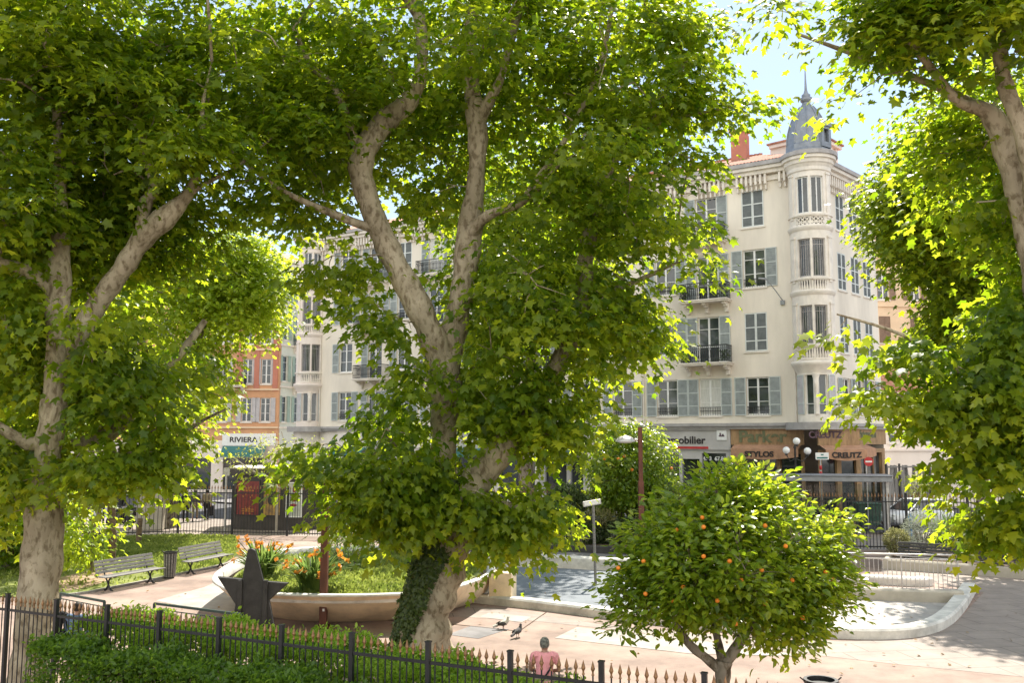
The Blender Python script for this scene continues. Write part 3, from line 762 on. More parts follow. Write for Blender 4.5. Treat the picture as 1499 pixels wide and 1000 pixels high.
s2_ = shopfront(frL, uP0, uP1, 'shop_front', 'shopwood', [(uP0 + .4, uP0 + 2.6), (uP0 + 2.8, uP1 - .2)], (4.25, 5.12))
u, z = pu(frL, 1117, 640)
text_on(frL, 'Parker', .95, u, z, .17, 1.08, .03).build('lettering', M['olive'], s2_)
s3_ = shopfront(frC, -.6, 1.75, 'shop_front', 'shopwood', [(-.4, .45), (.7, 1.55)], (4.25, 5.12))
u, z = pu(frC, 1203, 637)
text_on(frC, 'CREUTZ', .5, u + .12, z, .17, 1.0, .018).build('lettering', M['plum'], s3_)
s4_ = shopfront(frR, 1.05, RL, 'shop_front', 'shopwood', [(1.5, 2.7), (3.0, 5.2), (5.6, RL - .5)], (4.25, 5.12))
u, z = pu(frR, 1264, 636)
text_on(frR, 'Waterman', .62, max(u, 3.6), z, .17, 1.1, .015).build('lettering', M['olive'], s4_)
def awning(fr, a, b, z, dep, drop, parent, sag=.16):
    mb = MB(); n = 12
    top = [fr(a + (b - a) * k / n, z, .16) for k in range(n + 1)]
    frt = [fr(a + (b - a) * k / n, z - .22 , dep) for k in range(n + 1)]
    bot = [fr(a + (b - a) * k / n, z - .22 - drop - sag * (1 - (2 * k / n - 1) ** 2), dep + .01) for k in range(n + 1)]
    mb.loft([top, frt, bot], closed=False, sm=False)
    o = mb.build('awning', M['awn'], parent); so = o.modifiers.new('thickness', 'SOLIDIFY'); so.thickness = .02
    return o
awning(frL, uP0 + .2, uP1 - .15, 4.24, .75, .42, s2_)
text_on(frL, 'STYLOS', .42, (uP0 + uP1) / 2 - .25, 3.72, .80, 1.15, .014, arc=-.03).build('awning_lettering', M['dark'], s2_)
awning(frC, -.55, 1.75, 4.24, .85, .42, s3_)
text_on(frC, 'CREUTZ', .4, .6, 3.72, .9, 1.1, .014, arc=-.05).build('awning_lettering', M['dark'], s3_)
awning(frR, 1.3, 6.0, 4.24, .8, .42, s4_)
text_on(frR, 'Zd', .6, 2.2, 3.8, .86, 1.2, .014).build('awning_lettering', M['dark'], s4_)
u = uI0 - 2.25; k = 0
while u > uEnd + 4:
    w = 3.6 if u - 3.6 > uEnd + 2 else u - uEnd - 1.2
    o = shopfront(frL, u - w + .03, u, 'shop_front', 'shopgrey' if k % 2 else 'trim', [(u - w + .5, u - 1.5)], (3.9, 5.1), door=(u - 1.2, u - .3))
    if k in (1, 3, 6):
        a = awning(frL, u - w + .4, u - .3, 3.9, 1.0, .35, o, 0); a.data.materials[0] = M['greenc' if k == 1 else 'teal']
    u -= w; k += 1
mb = MB(); mb.f_wall(frL, uEnd - .3, u - .01, -.02, 5.12, [(uEnd + 1.2, u - .4, .4, 3.8)], .3, .02)
mb.lathe((C2.x, C2.y, 0), [(1.2, -.02), (1.2, 5.1)], 24); mb.build('base_wall', M['trim'], B)

# ---- generic neighbours seen between the trees
def plain_building(name, label, O, d, n, u0, u1, zt, wallm, cols, rows, sm, w=1.1, trim='trim', depth=9, roofm='tile', style='open', base=None, extra=None):
    fr = frame_of(O, d, n); b = thing(name, label, 'building', (O[0], O[1], 0))
    ops = [(u - w / 2, u + w / 2, z, z + h) for u in cols for z, h in rows]
    mb = MB(); mb.f_wall(fr, u0, u1, 4.4 if base else -.2, zt, ops, .2)
    q = [fr(u0, 0), fr(u1, 0), fr(u1, 0, -depth), fr(u0, 0, -depth)]
    for i, j in ((1, 2), (2, 3), (3, 0)): mb.add([(q[i].x, q[i].y, -.2), (q[j].x, q[j].y, -.2), (q[j].x, q[j].y, zt), (q[i].x, q[i].y, zt)], [(0, 1, 2, 3)])
    mb.build('wall', M[wallm], b)
    for u in cols:
        for k, (z, h) in enumerate(rows): window(b, fr, u, z, w, h, style if not callable(style) else style(u, k), sm=sm)
    mb = MB(); mb.f_box(fr, u0, u1, zt - .35, zt, .002, .35); mb.f_box(fr, u0, u1, zt, zt + .15, -.1, .5)
    for k, (z, h) in enumerate(rows): mb.f_box(fr, u0, u1, z - .55, z - .4, .003, .12)
    mb.build('cornice', M[trim], b)
    r = MB(); ov = [fr(u0 - .2, zt + .155, .55), fr(u1 + .2, zt + .155, .55), fr(u1 + .2, zt + .155, -depth), fr(u0 - .2, zt + .155, -depth)]
    m1, m2 = fr(u0 + 1, zt + 2.2, -depth / 2), fr(u1 - 1, zt + 2.2, -depth / 2)
    r.add(ov + [m1, m2], [(0, 1, 5, 4), (1, 2, 5), (2, 3, 4, 5), (3, 0, 4)]); r.build('roof', M[roofm], b)
    return b, fr
# orange house with red pilasters
O3 = at(405, 700, 79)
b3, fr3 = plain_building('apartment_building', 'orange house with brick red pilasters and a black balcony beside the pale green block', O3, (1, .06, 0), (.06, -1, 0), -34, 0, 17.2, 'orange',
    [-1.15, -2.75, -4.9, -7.2, -10, -13, -16, -19, -22, -25, -28, -31], [(6.0, 2.1), (9.3, 2.2), (12.8, 2.1)], ('wshut', 'wshut'), .85, 'peach', base=True)
mb = MB()
for u in (-.35, -1.95, -3.4, -6.0): mb.f_box(fr3, u - .22, u + .22, 8.7, 16.8, .004, .1)
mb.build('pilaster', M['redpil'], b3)
bb = balcony(b3, fr3, -3.9, 9.15, 2.2, .9, 1.1)
mb = MB(); mb.f_wall(fr3, -34, 0, -.2, 4.4, [(-4.6, -.9, .2, 2.9), (-9, -5.6, .2, 2.9), (-14, -10, .2, 2.9), (-20, -15, .2, 2.9), (-27, -21, .2, 2.9)], .3, .004)
mb.build('base_wall', M['facade2'], b3)
mb = MB()
for a, c in ((-4.6, -.9), (-9, -5.6), (-14, -10), (-20, -15), (-27, -21)): mb.add([fr3(a, .2, -.2), fr3(c, .2, -.2), fr3(c, 2.9, -.2), fr3(a, 2.9, -.2)], [(0, 1, 2, 3)])
mb.build('shop_window', M['glass'], b3)
mb = MB(); mb.f_box(fr3, -4.7, -.15, 3.95, 5.0, .01, .14); sg = mb.build('sign_board', M['whitep'], b3)
text_on(fr3, 'RIVIERA', .62, -2.9, 4.45, .15, 1.1, .012).build('lettering', M['dark'], sg)
mb = MB(); mb.loft([[fr3(-4.6, 3.9, .15), fr3(-.9, 3.9, .15)], [fr3(-4.6, 3.35, 1.1), fr3(-.9, 3.35, 1.1)], [fr3(-4.6, 3.0, 1.12), fr3(-.9, 3.0, 1.12)]], closed=False, sm=False)
o = mb.build('awning', M['teal'], b3); o.modifiers.new('thickness', 'SOLIDIFY').thickness = .02
# pale green block across the side street
O4 = at(406, 600, 79.3); d4 = Vector((.384, .923, 0)); n4 = Vector((.923, -.384, 0))
n4 = -n4 if n4.y > 0 else n4
b4, fr4 = plain_building('apartment_building', 'pale green block with sage green shutters between the orange house and the cream building', O4, d4, n4, 0, 9, 20.3, 'palegreen',
    [.95, 2.75, 4.6, 6.6], [(6.0, 2.3), (9.6, 2.3), (13.3, 2.3), (16.8, 2.0)], ('gshut', 'gshut'), .75, 'trim')
mb = MB(); frf = frame_of(O4, (-1, .05, 0), (0, -1, 0))
for z in (9.2, 12.9): balcony(b4, fr4, 2.75, z, 1.5, .6, .9)
# yellow and peach houses at the right
O5 = at(1272, 600, 70)
b5, fr5 = plain_building('apartment_building', 'tall peach house with brown shutters seen past the right end of the cream building', O5, (1, .12, 0), (.12, -1, 0), -.5, 16, 19.4, 'peach',
    [1.6, 4.2, 6.8, 9.4, 12], [(5.2, 2), (8.6, 2.1), (12, 2.1), (15.4, 2.1)], ('bshut', 'bshut'), .95, 'peach', style=lambda u, k: 'open' if k % 2 else 'closed')
O6 = at(1285, 640, 62)
b6, fr6 = plain_building('low_house', 'low pinkish house with a red tiled roof in front of the peach house', O6, (1, .15, 0), (.15, -1, 0), 0, 11, 7.6, 'facade2',
    [1.1, 2.5, 3.9, 6, 8], [(4.3, 1.6)], ('bshut', 'bshut'), .6, 'facade2', depth=6, style='bare')
# far row behind everything on the left so no gap shows the horizon
O7 = at(60, 640, 92)
plain_building('apartment_building', 'distant sand coloured block behind the trees at the left edge', O7, (1, 0, 0), (0, -1, 0), -40, 18, 15, 'peach', [-30, -26, -22, -18, -14, -10, -6, -2, 2, 6, 10, 14], [(2, 2), (5.5, 2), (9, 2), (12, 2)], ('wshut', 'wshut'), 1.1, 'trim')
O8 = at(1420, 640, 66)
plain_building('apartment_building', 'sand coloured block behind the trees at the right edge', O8, (1, .1, 0), (.1, -1, 0), 2, 34, 15, 'facade2', [5, 8, 11, 14, 17, 20, 23, 26, 29, 32], [(2, 2), (5.5, 2), (9, 2), (12, 2)], ('wshut', 'wshut'), 1.1, 'trim')
# ------------------------------------------------------------------ trees
def crpts(pts, rr, k=5):
    P = [Vector(p) for p in pts]; n = len(P); out = []; ro = []
    for i in range(n - 1):
        p0, p1, p2, p3 = P[max(i - 1, 0)], P[i], P[i + 1], P[min(i + 2, n - 1)]
        for j in range(k):
            t = j / k
            out.append(.5 * ((2 * p1) + (p2 - p0) * t + (2 * p0 - 5 * p1 + 4 * p2 - p3) * t * t + (3 * p1 - p0 - 3 * p2 + p3) * t ** 3)); ro.append(rr[i] + (rr[i + 1] - rr[i]) * t)
    out.append(P[-1]); ro.append(rr[-1]); return out, ro
def limb_tube(mb, pts, rr, n=14, knob=.06):
    P, r = crpts(pts, rr)
    s = random.random() * 9
    r = [x * (1 + knob * math.sin(i * 1.7 + s) + knob * .7 * math.sin(i * .61 + 2 * s)) for i, x in enumerate(r)]
    k0 = len(mb.v); mb.tube(P, r, n)
    for q in range(k0, k0 + len(P) * n):                  # lumpy surface
        v = Vector(mb.v[q]); i = (q - k0) // n
        w = .06 * math.sin(3.1 * v.x + 1.3 * v.z + s) + .05 * math.sin(5.3 * v.y - 2.1 * v.z) + .03 * math.sin(9 * v.z + 7 * v.x)
        mb.v[q] = tuple(v + (v - P[i]) * w * 1.6)
    return P
def tree(name, label, base, limbs, blobs, leaf=.17, per=42, m='plane', bark='bark', spread=.5, group=None, keep=14, seed=1, tmpl=None, gapth=-.25, twig=.03, flat=.34, droop=.45, cat='tree', tintb=0.0, bare=None):
    rng = np.random.default_rng(seed); tmpl = tmpl or LP
    T = thing(name, label, cat, base, 0, group)
    mb = MB(); axis = []; keepseg = []
    for L_ in limbs:
        pts = [at(*p[:3]) if len(p) == 4 else Vector(p[:3]) for p in L_]
        rr = [p[3] * mpp(p[2]) / 2 * (.9 if p[1] < 850 else 1) if len(p) == 4 else p[3] for p in L_]
        P = limb_tube(mb, pts, rr); axis += [tuple(p) for p in P]
        if max(rr) > .13:
            for p, r_ in zip(P, crpts(pts, rr)[1]):
                if r_ > .11: keepseg.append((p.x, p.y, p.z))
    axis = np.array(axis)
    C = []
    for bl in blobs:
        px, py, rx, ry, Y, ryd, n = bl[:7]
        c = np.array(at(px, py, Y)); s = mpp(Y)
        u = norm(rng.normal(size=(n, 3))) * (rng.uniform(0, 1, (n, 1)) ** (1 / 2.4))
        C.append(c + u * np.array([rx * s, ryd, ry * s]))
    C = np.concatenate(C)
    C = C[(gap(C, .9, seed) > gapth) & (C[:, 2] > .5)]
    if keep and len(keepseg):                             # the real limbs are bare on their open side
        K = np.array(keepseg); kx, ky = proj(K); cx, cy = proj(C)
        d2 = (cx[:, None] - kx[None]) ** 2 + (cy[:, None] - ky[None]) ** 2
        j = d2.argmin(1); near = (d2.min(1) < keep ** 2) & (C[:, 1] < K[j, 1] + .1)
        C = C[~(near & (rng.uniform(size=len(C)) < .9))]
    # secondary branches and twigs
    n2 = min(len(C), max(12, len(C) // 10)); idx = rng.choice(len(C), n2, False)
    SB = MB(); A2 = axis.copy()
    order = sorted(idx, key=lambda i: ((axis - C[i]) ** 2).sum(1).min())
    rest = sorted(set(range(len(C))) - set(order), key=lambda i: ((axis - C[i]) ** 2).sum(1).min())
    for lev, seq in ((0, order), (1, rest)):
        for i in seq:
            p = C[i]; d = ((A2 - p) ** 2).sum(1) + (1.5 if lev == 0 else .5) * np.maximum(A2[:, 2] - p[2] + .3, 0) ** 2; q = A2[d.argmin()]
            L_ = np.linalg.norm(p - q)
            if L_ < .15: continue
            mid = (p + q) / 2 + np.array([0, 0, .1 * L_]) + rng.normal(size=3) * .08 * L_
            if lev == 0:
                P, r = crpts([q, mid, p], [twig * (.75 + L_ * .15), twig * (.6 + L_ * .1), twig * .45], 4)
                SB.tube(P, r, 6, False); A2 = np.concatenate([A2, np.array([tuple(x) for x in P[2:]])])
            else:
                SB.tube([q, mid, p], [twig * .5, twig * .35, twig * .15], 4, False)
                if L_ > .5: A2 = np.concatenate([A2, mid[None]])
    k0 = len(mb.v); mb.v += SB.v; mb.f += [tuple(i + k0 for i in f_) for f_ in SB.f]; mb.smooth += SB.smooth; mb.mi += SB.mi
    mb.build('trunk', M[bark], T)
    # leaves: sprays that fan outwards and hang a little
    n = len(C); cen = C.mean(0)
    near = A2[np.array([((A2 - p) ** 2).sum(1).argmin() for p in C])]
    od = C - near; od[:, 2] *= .3; od = norm(od + rng.normal(size=(n, 3)) * .05 + norm(C - cen) * .25)
    k = per; kk = rng.integers(int(k * .6), int(k * 1.4), n); N_ = kk.sum(); ci = np.repeat(np.arange(n), kk)
    o = np.clip(rng.normal(size=(N_, 3)), -1.8, 1.8) * np.array([spread, spread, spread * flat])
    tilt = rng.normal(size=(n, 2)) * .22
    o[:, 2] += (o[:, :2] * tilt[ci]).sum(1) - .25 * (o[:, 0] ** 2 + o[:, 1] ** 2) / max(spread, .01)
    pos = C[ci] + o + od[ci] * np.abs(rng.normal(size=(N_, 1))) * spread * .5
    D = norm(o * np.array([1, 1, .4]) + od[ci] * .5 * spread + rng.normal(size=(N_, 3)) * .35 * spread); D[:, 2] -= droop + rng.uniform(-.25, .35, N_)
    NR = rng.normal(size=(N_, 3)) * .42; NR[:, 2] += 1; NR[:, :2] += od[ci][:, :2] * .4
    size = leaf * (.42 + 1.0 * rng.beta(1.7, 1.9, N_))
    if bare:                                              # heavy limbs that carry no leaves on their open side
        ok = np.ones(N_, bool); lx, ly = proj(pos)
        for seg, Yb in bare:
            for (x0, y0, r0), (x1, y1, r1) in zip(seg, seg[1:]):
                t = np.clip(((lx - x0) * (x1 - x0) + (ly - y0) * (y1 - y0)) / ((x1 - x0) ** 2 + (y1 - y0) ** 2), 0, 1)
                dd = np.hypot(lx - x0 - t * (x1 - x0), ly - y0 - t * (y1 - y0))
                ok &= ~((dd < r0 + (r1 - r0) * t) & (pos[:, 1] < Yb) & (rng.uniform(size=N_) < .62))
        pos, D, NR, size, ci = pos[ok], D[ok], NR[ok], size[ok], ci[ok]; N_ = len(pos)
    tb = rng.uniform(-.22, .22, n)[ci]
    tint = np.clip(rng.beta(1.6, 2.2, N_) + tb + tintb, 0, 1)
    V, TR, ti = leaves(pos, D, NR, size, tint, tmpl)
    soup('crown', V, TR, ti, M[m], T)
    return T, P, C

YC = 20.1
bc = g(622, 951); bc.z = 0
TC, _, _ = tree('plane_tree', 'big central plane tree with an ivy covered leaning trunk that forks into pale mottled limbs', bc, [
    [(618, 985, YC, 118), (621, 935, YC, 84), (628, 880, YC, 74), (645, 820, YC - .1, 70), (668, 770, YC - .2, 64), (700, 700, YC - .3, 50), (740, 650, YC - .4, 44), (790, 580, YC - .3, 38), (830, 510, YC, 34), (853, 440, YC + .2, 30), (858, 370, YC + .4, 24), (880, 270, YC + .6, 16)],
    [(640, 830, YC + .1, 52), (642, 760, YC + .3, 46), (648, 690, YC + .4, 44), (652, 620, YC + .4, 46), (652, 560, YC + .4, 54), (640, 510, YC + .3, 52), (612, 450, YC + .2, 46), (582, 390, YC, 42), (556, 335, YC, 42), (532, 270, YC + .1, 44), (531, 225, YC + .1, 40), (560, 180, YC + .2, 36), (600, 145, YC + .3, 32), (618, 90, YC + .3, 22), (610, 0, YC + .3, 18), (590, -120, YC + .3, 10)],
    [(652, 545, YC + .4, 44), (665, 480, YC + .5, 46), (678, 410, YC + .6, 42), (690, 330, YC + .6, 38), (697, 260, YC + .6, 34), (698, 190, YC + .6, 34), (690, 120, YC + .6, 24), (690, 20, YC + .6, 20), (700, -120, YC + .6, 12)],
    [(698, 180, YC + .6, 22), (735, 110, YC + .3, 15), (752, 40, YC + .2, 14), (775, -40, YC + .2, 10)],
    [(684, 345, YC + .5, 24), (715, 315, YC + .1, 18), (765, 295, YC - .4, 12), (820, 240, YC - .8, 4)],
    [(520, 210, YC + .1, 16), (490, 130, YC - .3, 14), (455, 95, YC - .6, 10), (430, 40, YC - .8, 8)],
    [(560, 340, YC, 18), (480, 310, YC - .3, 12), (400, 270, YC - .8, 8), (300, 190, YC - 1.2, 3)],
    [(760, 300, YC - .3, 12), (830, 200, YC - .2, 11), (880, 90, YC - .2, 9), (900, -20, YC - .2, 7)],
    [(880, 270, YC + .6, 14), (930, 190, YC + .3, 11), (985, 120, YC, 8), (1020, 60, YC, 5)],
    [(930, 190, YC + .3, 9), (1000, 170, YC, 6), (1110, 150, YC, 3)],
    [(855, 430, YC + .2, 14), (910, 420, YC, 9), (990, 385, YC, 4)],
    [(610, 20, YC + .3, 14), (560, -40, YC - .3, 9), (480, -80, YC - .6, 6)],
    [(690, 760, YC - .2, 20), (740, 740, YC - .6, 12), (800, 760, YC - .9, 7)],
    [(640, 700, YC + .2, 18), (580, 650, YC - .4, 10), (510, 620, YC - .8, 4)],
], [
    (540, 60, 330, 150, YC + .6, 3.4, 225), (840, 80, 200, 150, YC, 3.4, 165), (650, -170, 400, 130, YC + .5, 4.0, 120),
    (868, 290, 118, 135, YC, 2.6, 112), (780, 450, 120, 110, YC - .3, 2.2, 95), (650, 200, 150, 120, YC + 2.6, 1.6, 75),
    (465, 185, 130, 85, YC + .2, 2.4, 80), (280, 110, 190, 100, YC - .8, 2.6, 110), (400, 290, 85, 26, YC, 1.4, 18),
    (582, 650, 80, 76, YC - .4, 1.5, 46), (508, 640, 42, 46, YC - .6, 1.1, 16), (640, 735, 58, 50, YC - .9, .5, 20), (585, 712, 75, 50, YC - .6, 1.0, 40), (755, 735, 52, 60, YC - .4, 1.2, 38), (690, 690, 50, 55, YC - .9, .5, 14), (465, 600, 30, 24, YC - .8, .5, 5), (468, 665, 32, 26, YC - .8, .5, 7),
    (800, 595, 55, 50, YC - .3, 1.4, 32), (740, 580, 80, 60, YC - .2, 1.6, 38), (912, 470, 42, 80, YC, 1.3, 24),
    (1018, 150, 42, 22, YC, 1.0, 10), (995, 240, 34, 32, YC, .9, 9), (985, 390, 45, 16, YC, .9, 8), (1000, 60, 50, 50, YC, 1.5, 18), (1000, 325, 22, 22, YC, .8, 5), (1095, 152, 34, 8, YC, .3, 4),
    (510, 385, 60, 10, YC - .2, .5, 7), (590, 475, 30, 8, YC - .6, .4, 4), (545, 450, 40, 8, YC - .4, .4, 4), (460, 390, 40, 10, YC - .2, .6, 6), (610, 535, 35, 16, YC - .8, .5, 6), (715, 390, 45, 50, YC + 1.6, 1.0, 14), (630, 290, 50, 40, YC + 1.5, 1, 10),
], leaf=.19, per=84, seed=3, keep=12, spread=.44, gapth=-.22, flat=.26, bare=[
    ([(590, 150, 12), (545, 200, 20), (532, 250, 24), (548, 310, 26), (575, 375, 28), (600, 430, 30), (632, 500, 32), (650, 560, 30)], YC + .1), ([(648, 600, 26), (650, 650, 18)], YC + .2), ([(660, 500, 24), (676, 420, 24), (690, 330, 18)], YC + .4), ([(697, 250, 16), (700, 180, 20)], YC + .5), ([(735, 110, 9), (756, 30, 9)], YC + .2),
    ([(735, 660, 14), (718, 700, 18)], YC - .4), ([(660, 800, 34), (632, 870, 40), (620, 950, 50)], YC - .1), ([(490, 130, 9), (455, 95, 7)], YC - .4), ([(850, 450, 14), (858, 380, 12)], YC)])
# ivy climbing the left of the trunk
rng = np.random.default_rng(5); n = 3800
Yv = rng.uniform(700, 955, n); cxs = np.interp(Yv, [700, 770, 820, 880, 935, 985], [676, 662, 643, 628, 621, 618]); wd = np.interp(Yv, [700, 770, 820, 880, 935, 985], [52, 62, 70, 74, 84, 110]) / 2 * 1.06
lim = np.interp(Yv, [700, 780, 860, 955], [.95, .55, .05, -.5])
uu = -1.02 + (lim + 1.02) * rng.beta(1.1, 1.4, n); uu = np.clip(uu, -1.02, 1)
pos = np.zeros((n, 3)); nn = np.zeros((n, 3))
for i in range(n):
    p = at(cxs[i], Yv[i], YC); r = wd[i] * mpp(YC); a = math.asin(max(-1, min(1, uu[i])))
    nn[i] = (math.sin(a), -math.cos(a), 0); pos[i] = np.array(p) + nn[i] * (r + rng.uniform(.01, .07))
D = rng.normal(size=(n, 3)) * .5; D[:, 2] -= .9
V, T_, ti = leaves(pos, D, nn + rng.normal(size=(n, 3)) * .3, rng.uniform(.06, .12, n), rng.uniform(0, 1, n), LP)
iv = soup('ivy', V, T_, ti, M['ivy'], None, bc); tag(iv, 'dark ivy clinging to the left side of the central plane trunk', 'ivy')

YL = 17.8
bl = g(45, 990); bl.z = 0
tree('plane_tree', 'plane tree at the left edge with a thick pale mottled trunk behind the iron fence', bl, [
    [(44, 1015, YL, 80), (46, 960, YL, 60), (52, 900, YL, 54), (60, 820, YL, 58), (66, 740, YL, 52), (72, 660, YL, 46), (80, 590, YL, 40), (84, 500, YL, 38), (86, 420, YL, 36), (90, 330, YL + .2, 24), (85, 200, YL + .3, 18), (80, 40, YL + .3, 12)],
    [(76, 640, YL, 30), (50, 650, YL - .1, 26), (22, 640, YL - .3, 18), (-40, 600, YL - .6, 14)],
    [(85, 560, YL + .1, 28), (108, 500, YL + .1, 32), (140, 450, YL + .2, 34), (180, 395, YL + .2, 34), (208, 350, YL + .2, 34), (245, 315, YL + .2, 32), (272, 288, YL + .2, 22), (285, 262, YL + .2, 15), (298, 222, YL, 10), (296, 160, YL - .1, 6), (310, 90, YL, 2)],
    [(270, 290, YL + .2, 13), (300, 268, YL + .3, 8), (345, 245, YL + .6, 5), (400, 200, YL + 1, 2)],
    [(208, 345, YL + .2, 22), (212, 300, YL + .3, 20), (225, 270, YL + .3, 16), (200, 180, YL + .3, 12)],
    [(84, 430, YL, 24), (60, 410, YL - .2, 22), (25, 390, YL - .4, 18), (-30, 380, YL - .6, 14)],
    [(105, 650, YL + .6, 16), (150, 640, YL + .9, 24), (185, 610, YL + 1.2, 24), (215, 570, YL + 1.5, 20), (262, 520, YL + 2, 14), (300, 470, YL + 2.4, 10)],
], [
    (290, 215, 60, 50, YL - .2, 1.0, 20), (90, 110, 230, 160, YL + .4, 3.0, 235), (60, 300, 150, 130, YL + .6, 2.6, 130), (180, -120, 280, 110, YL, 3.2, 70),
    (190, 320, 110, 90, YL + 1.6, 1.4, 56), (60, 520, 110, 90, YL + .9, 1.6, 50), (180, 530, 105, 75, YL + .6, 1.7, 54),
    (110, 662, 55, 34, YL - .3, 1.0, 20), (195, 668, 38, 26, YL - .2, .9, 13), (225, 588, 68, 48, YL + .4, 1.4, 36), (20, 640, 60, 60, YL - .3, 1.0, 26), (10, 720, 50, 60, YL + 1.5, 1.2, 22), (70, 705, 40, 18, YL - .7, .5, 8),
    (150, 450, 60, 50, YL - .8, .8, 18), (15, 460, 50, 60, YL - .5, .8, 16),
], leaf=.184, per=84, seed=8, keep=12, spread=.44, gapth=-.3, flat=.26, bare=[([(110, 500, 12), (150, 440, 18), (208, 350, 17), (248, 312, 10)], YL + .2), ([(90, 340, 10), (86, 420, 20), (80, 500, 22), (76, 570, 22), (70, 660, 24)], YL), ([(62, 770, 28), (55, 860, 32), (48, 950, 36)], YL), ([(22, 640, 9), (60, 655, 12)], YL), ([(165, 630, 12), (190, 605, 12)], YL + 1.1), ([(10, 395, 10), (60, 412, 12)], YL)])

YR = 14.5
br = at(1560, 900, YR); br.z = 0
tree('plane_tree', 'plane tree at the right edge whose limbs lean in from outside the photograph', br, [
    [(1590, 1080, YR, 84), (1575, 900, YR, 70), (1560, 700, YR, 62), (1540, 520, YR, 56), (1518, 400, YR, 52), (1497, 300, YR, 48), (1476, 220, YR, 42), (1446, 165, YR, 32), (1405, 150, YR - .1, 20), (1370, 110, YR - .2, 16), (1320, 40, YR - .3, 10)],
    [(1548, 420, YR - .2, 40), (1522, 330, YR - .4, 32), (1508, 240, YR - .5, 29), (1488, 170, YR - .5, 25), (1468, 110, YR - .5, 21), (1465, 40, YR - .5, 20), (1470, -80, YR - .5, 14)],
    [(1540, 600, YR, 30), (1470, 570, YR + .2, 16), (1400, 540, YR + .3, 10), (1320, 490, YR + .4, 6), (1225, 460, YR + .4, 3)],
    [(1545, 700, YR, 30), (1480, 660, YR + .2, 16), (1390, 620, YR + .2, 10), (1290, 565, YR + .2, 4)],
    [(1440, 160, YR, 20), (1380, 130, YR + .5, 14), (1280, 90, YR + .8, 9), (1170, 50, YR + .8, 5)],
], [
    (1425, 40, 175, 105, YR, 2.1, 135), (1330, 35, 95, 50, YR, 1.2, 44), (1430, 260, 90, 100, YR + 1.2, 1.2, 44), (1450, -120, 240, 90, YR, 2.4, 55),
    (1468, 540, 50, 100, YR + .3, 1.3, 50), (1478, 660, 46, 60, YR + .3, 1.1, 27), (1540, 400, 90, 200, YR + .6, 1.6, 70),
    (1150, 24, 36, 10, YR, .4, 6), (1228, 58, 36, 12, YR, .4, 6), (1262, 130, 20, 20, YR, .4, 4), (1345, 505, 40, 14, YR + .3, .5, 6), (1270, 477, 45, 9, YR + .3, .25, 6), (1385, 585, 44, 32, YR + .2, .7, 10), (1285, 568, 30, 12, YR + .2, .3, 4), (1405, 650, 26, 18, YR + .2, .4, 4),
    (1458, 742, 40, 24, YR + .3, .8, 13), (1488, 752, 30, 28, YR + .3, .7, 11),
], leaf=.176, per=78, seed=21, keep=13, spread=.35, gapth=-.2, flat=.26, bare=[([(1405, 150, 8), (1446, 165, 14), (1476, 220, 20), (1497, 300, 24), (1512, 380, 26)], YR), ([(1478, 130, 16), (1478, 170, 18), (1494, 240, 20)], YR - .3)])

bgl = [
 ('plane tree behind the street fence with a thick grey trunk beside the beige concrete box', (248, 768), 48, [[(248, 780, 48, 30), (248, 700, 48, 22), (250, 640, 48, 20), (262, 560, 48, 15), (300, 470, 47.5, 11), (320, 380, 47.5, 8)], [(250, 640, 48, 14), (225, 560, 48, 10), (200, 470, 48, 7)], [(250, 650, 48, 9), (290, 620, 47, 6), (330, 600, 47, 4)]],
  [(325, 430, 85, 100, 47.5, 3.0, 230), (210, 420, 100, 130, 48, 3.5, 240), (245, 605, 65, 50, 48, 2.6, 90), (290, 545, 55, 55, 46.5, 2, 76), (345, 400, 65, 70, 46.5, 2, 90)], 'plane2', 31, .25),
 ('plane tree standing behind the central tree in the shade of the cream building', (770, 772), 42, [[(770, 790, 42, 26), (770, 700, 42, 22), (772, 600, 42, 20), (780, 480, 42, 14), (790, 350, 42, 10)], [(772, 600, 42, 14), (730, 500, 42, 10), (690, 400, 42, 8)]],
  [(780, 330, 130, 150, 42, 4.2, 330), (720, 480, 60, 90, 42, 3, 90), (860, 480, 50, 80, 42, 2.5, 60)], 'plane', 37, 0),
 ('tall dense plane tree behind the right hand tree and the planting bed', (1440, 828), 33, [[(1440, 840, 33, 24), (1440, 700, 33, 20), (1430, 560, 33, 16), (1400, 400, 33, 10), (1380, 280, 33, 8)]],
  [(1375, 300, 80, 120, 33, 2.6, 240), (1428, 470, 52, 70, 33, 2.2, 100), (1420, 200, 90, 90, 33, 3, 110), (1460, 420, 90, 170, 34, 3, 150), (1330, 300, 40, 60, 32, 1.6, 50)], 'plane', 41, .1),
 ('shady plane tree behind the left hand trunk near the lawn', (8, 830), 33, [[(8, 850, 33, 26), (10, 740, 33, 22), (20, 600, 33, 18), (30, 450, 33, 12)]],
  [(30, 560, 110, 140, 33, 3.2, 220), (40, 400, 120, 90, 33, 3, 120), (10, 730, 60, 70, 33, 2, 60)], 'plane', 43, 0),
]
for lab, bp, Y, lm, bb_, m_, sd, tb in bgl:
    b = at(bp[0], 700, Y); b.z = 0
    tree('plane_tree', lab, b, lm, bb_, leaf=.25, per=56, m=m_, bark='bark2', spread=.62, seed=sd, keep=7, twig=.04, tintb=tb, gapth=-.35)
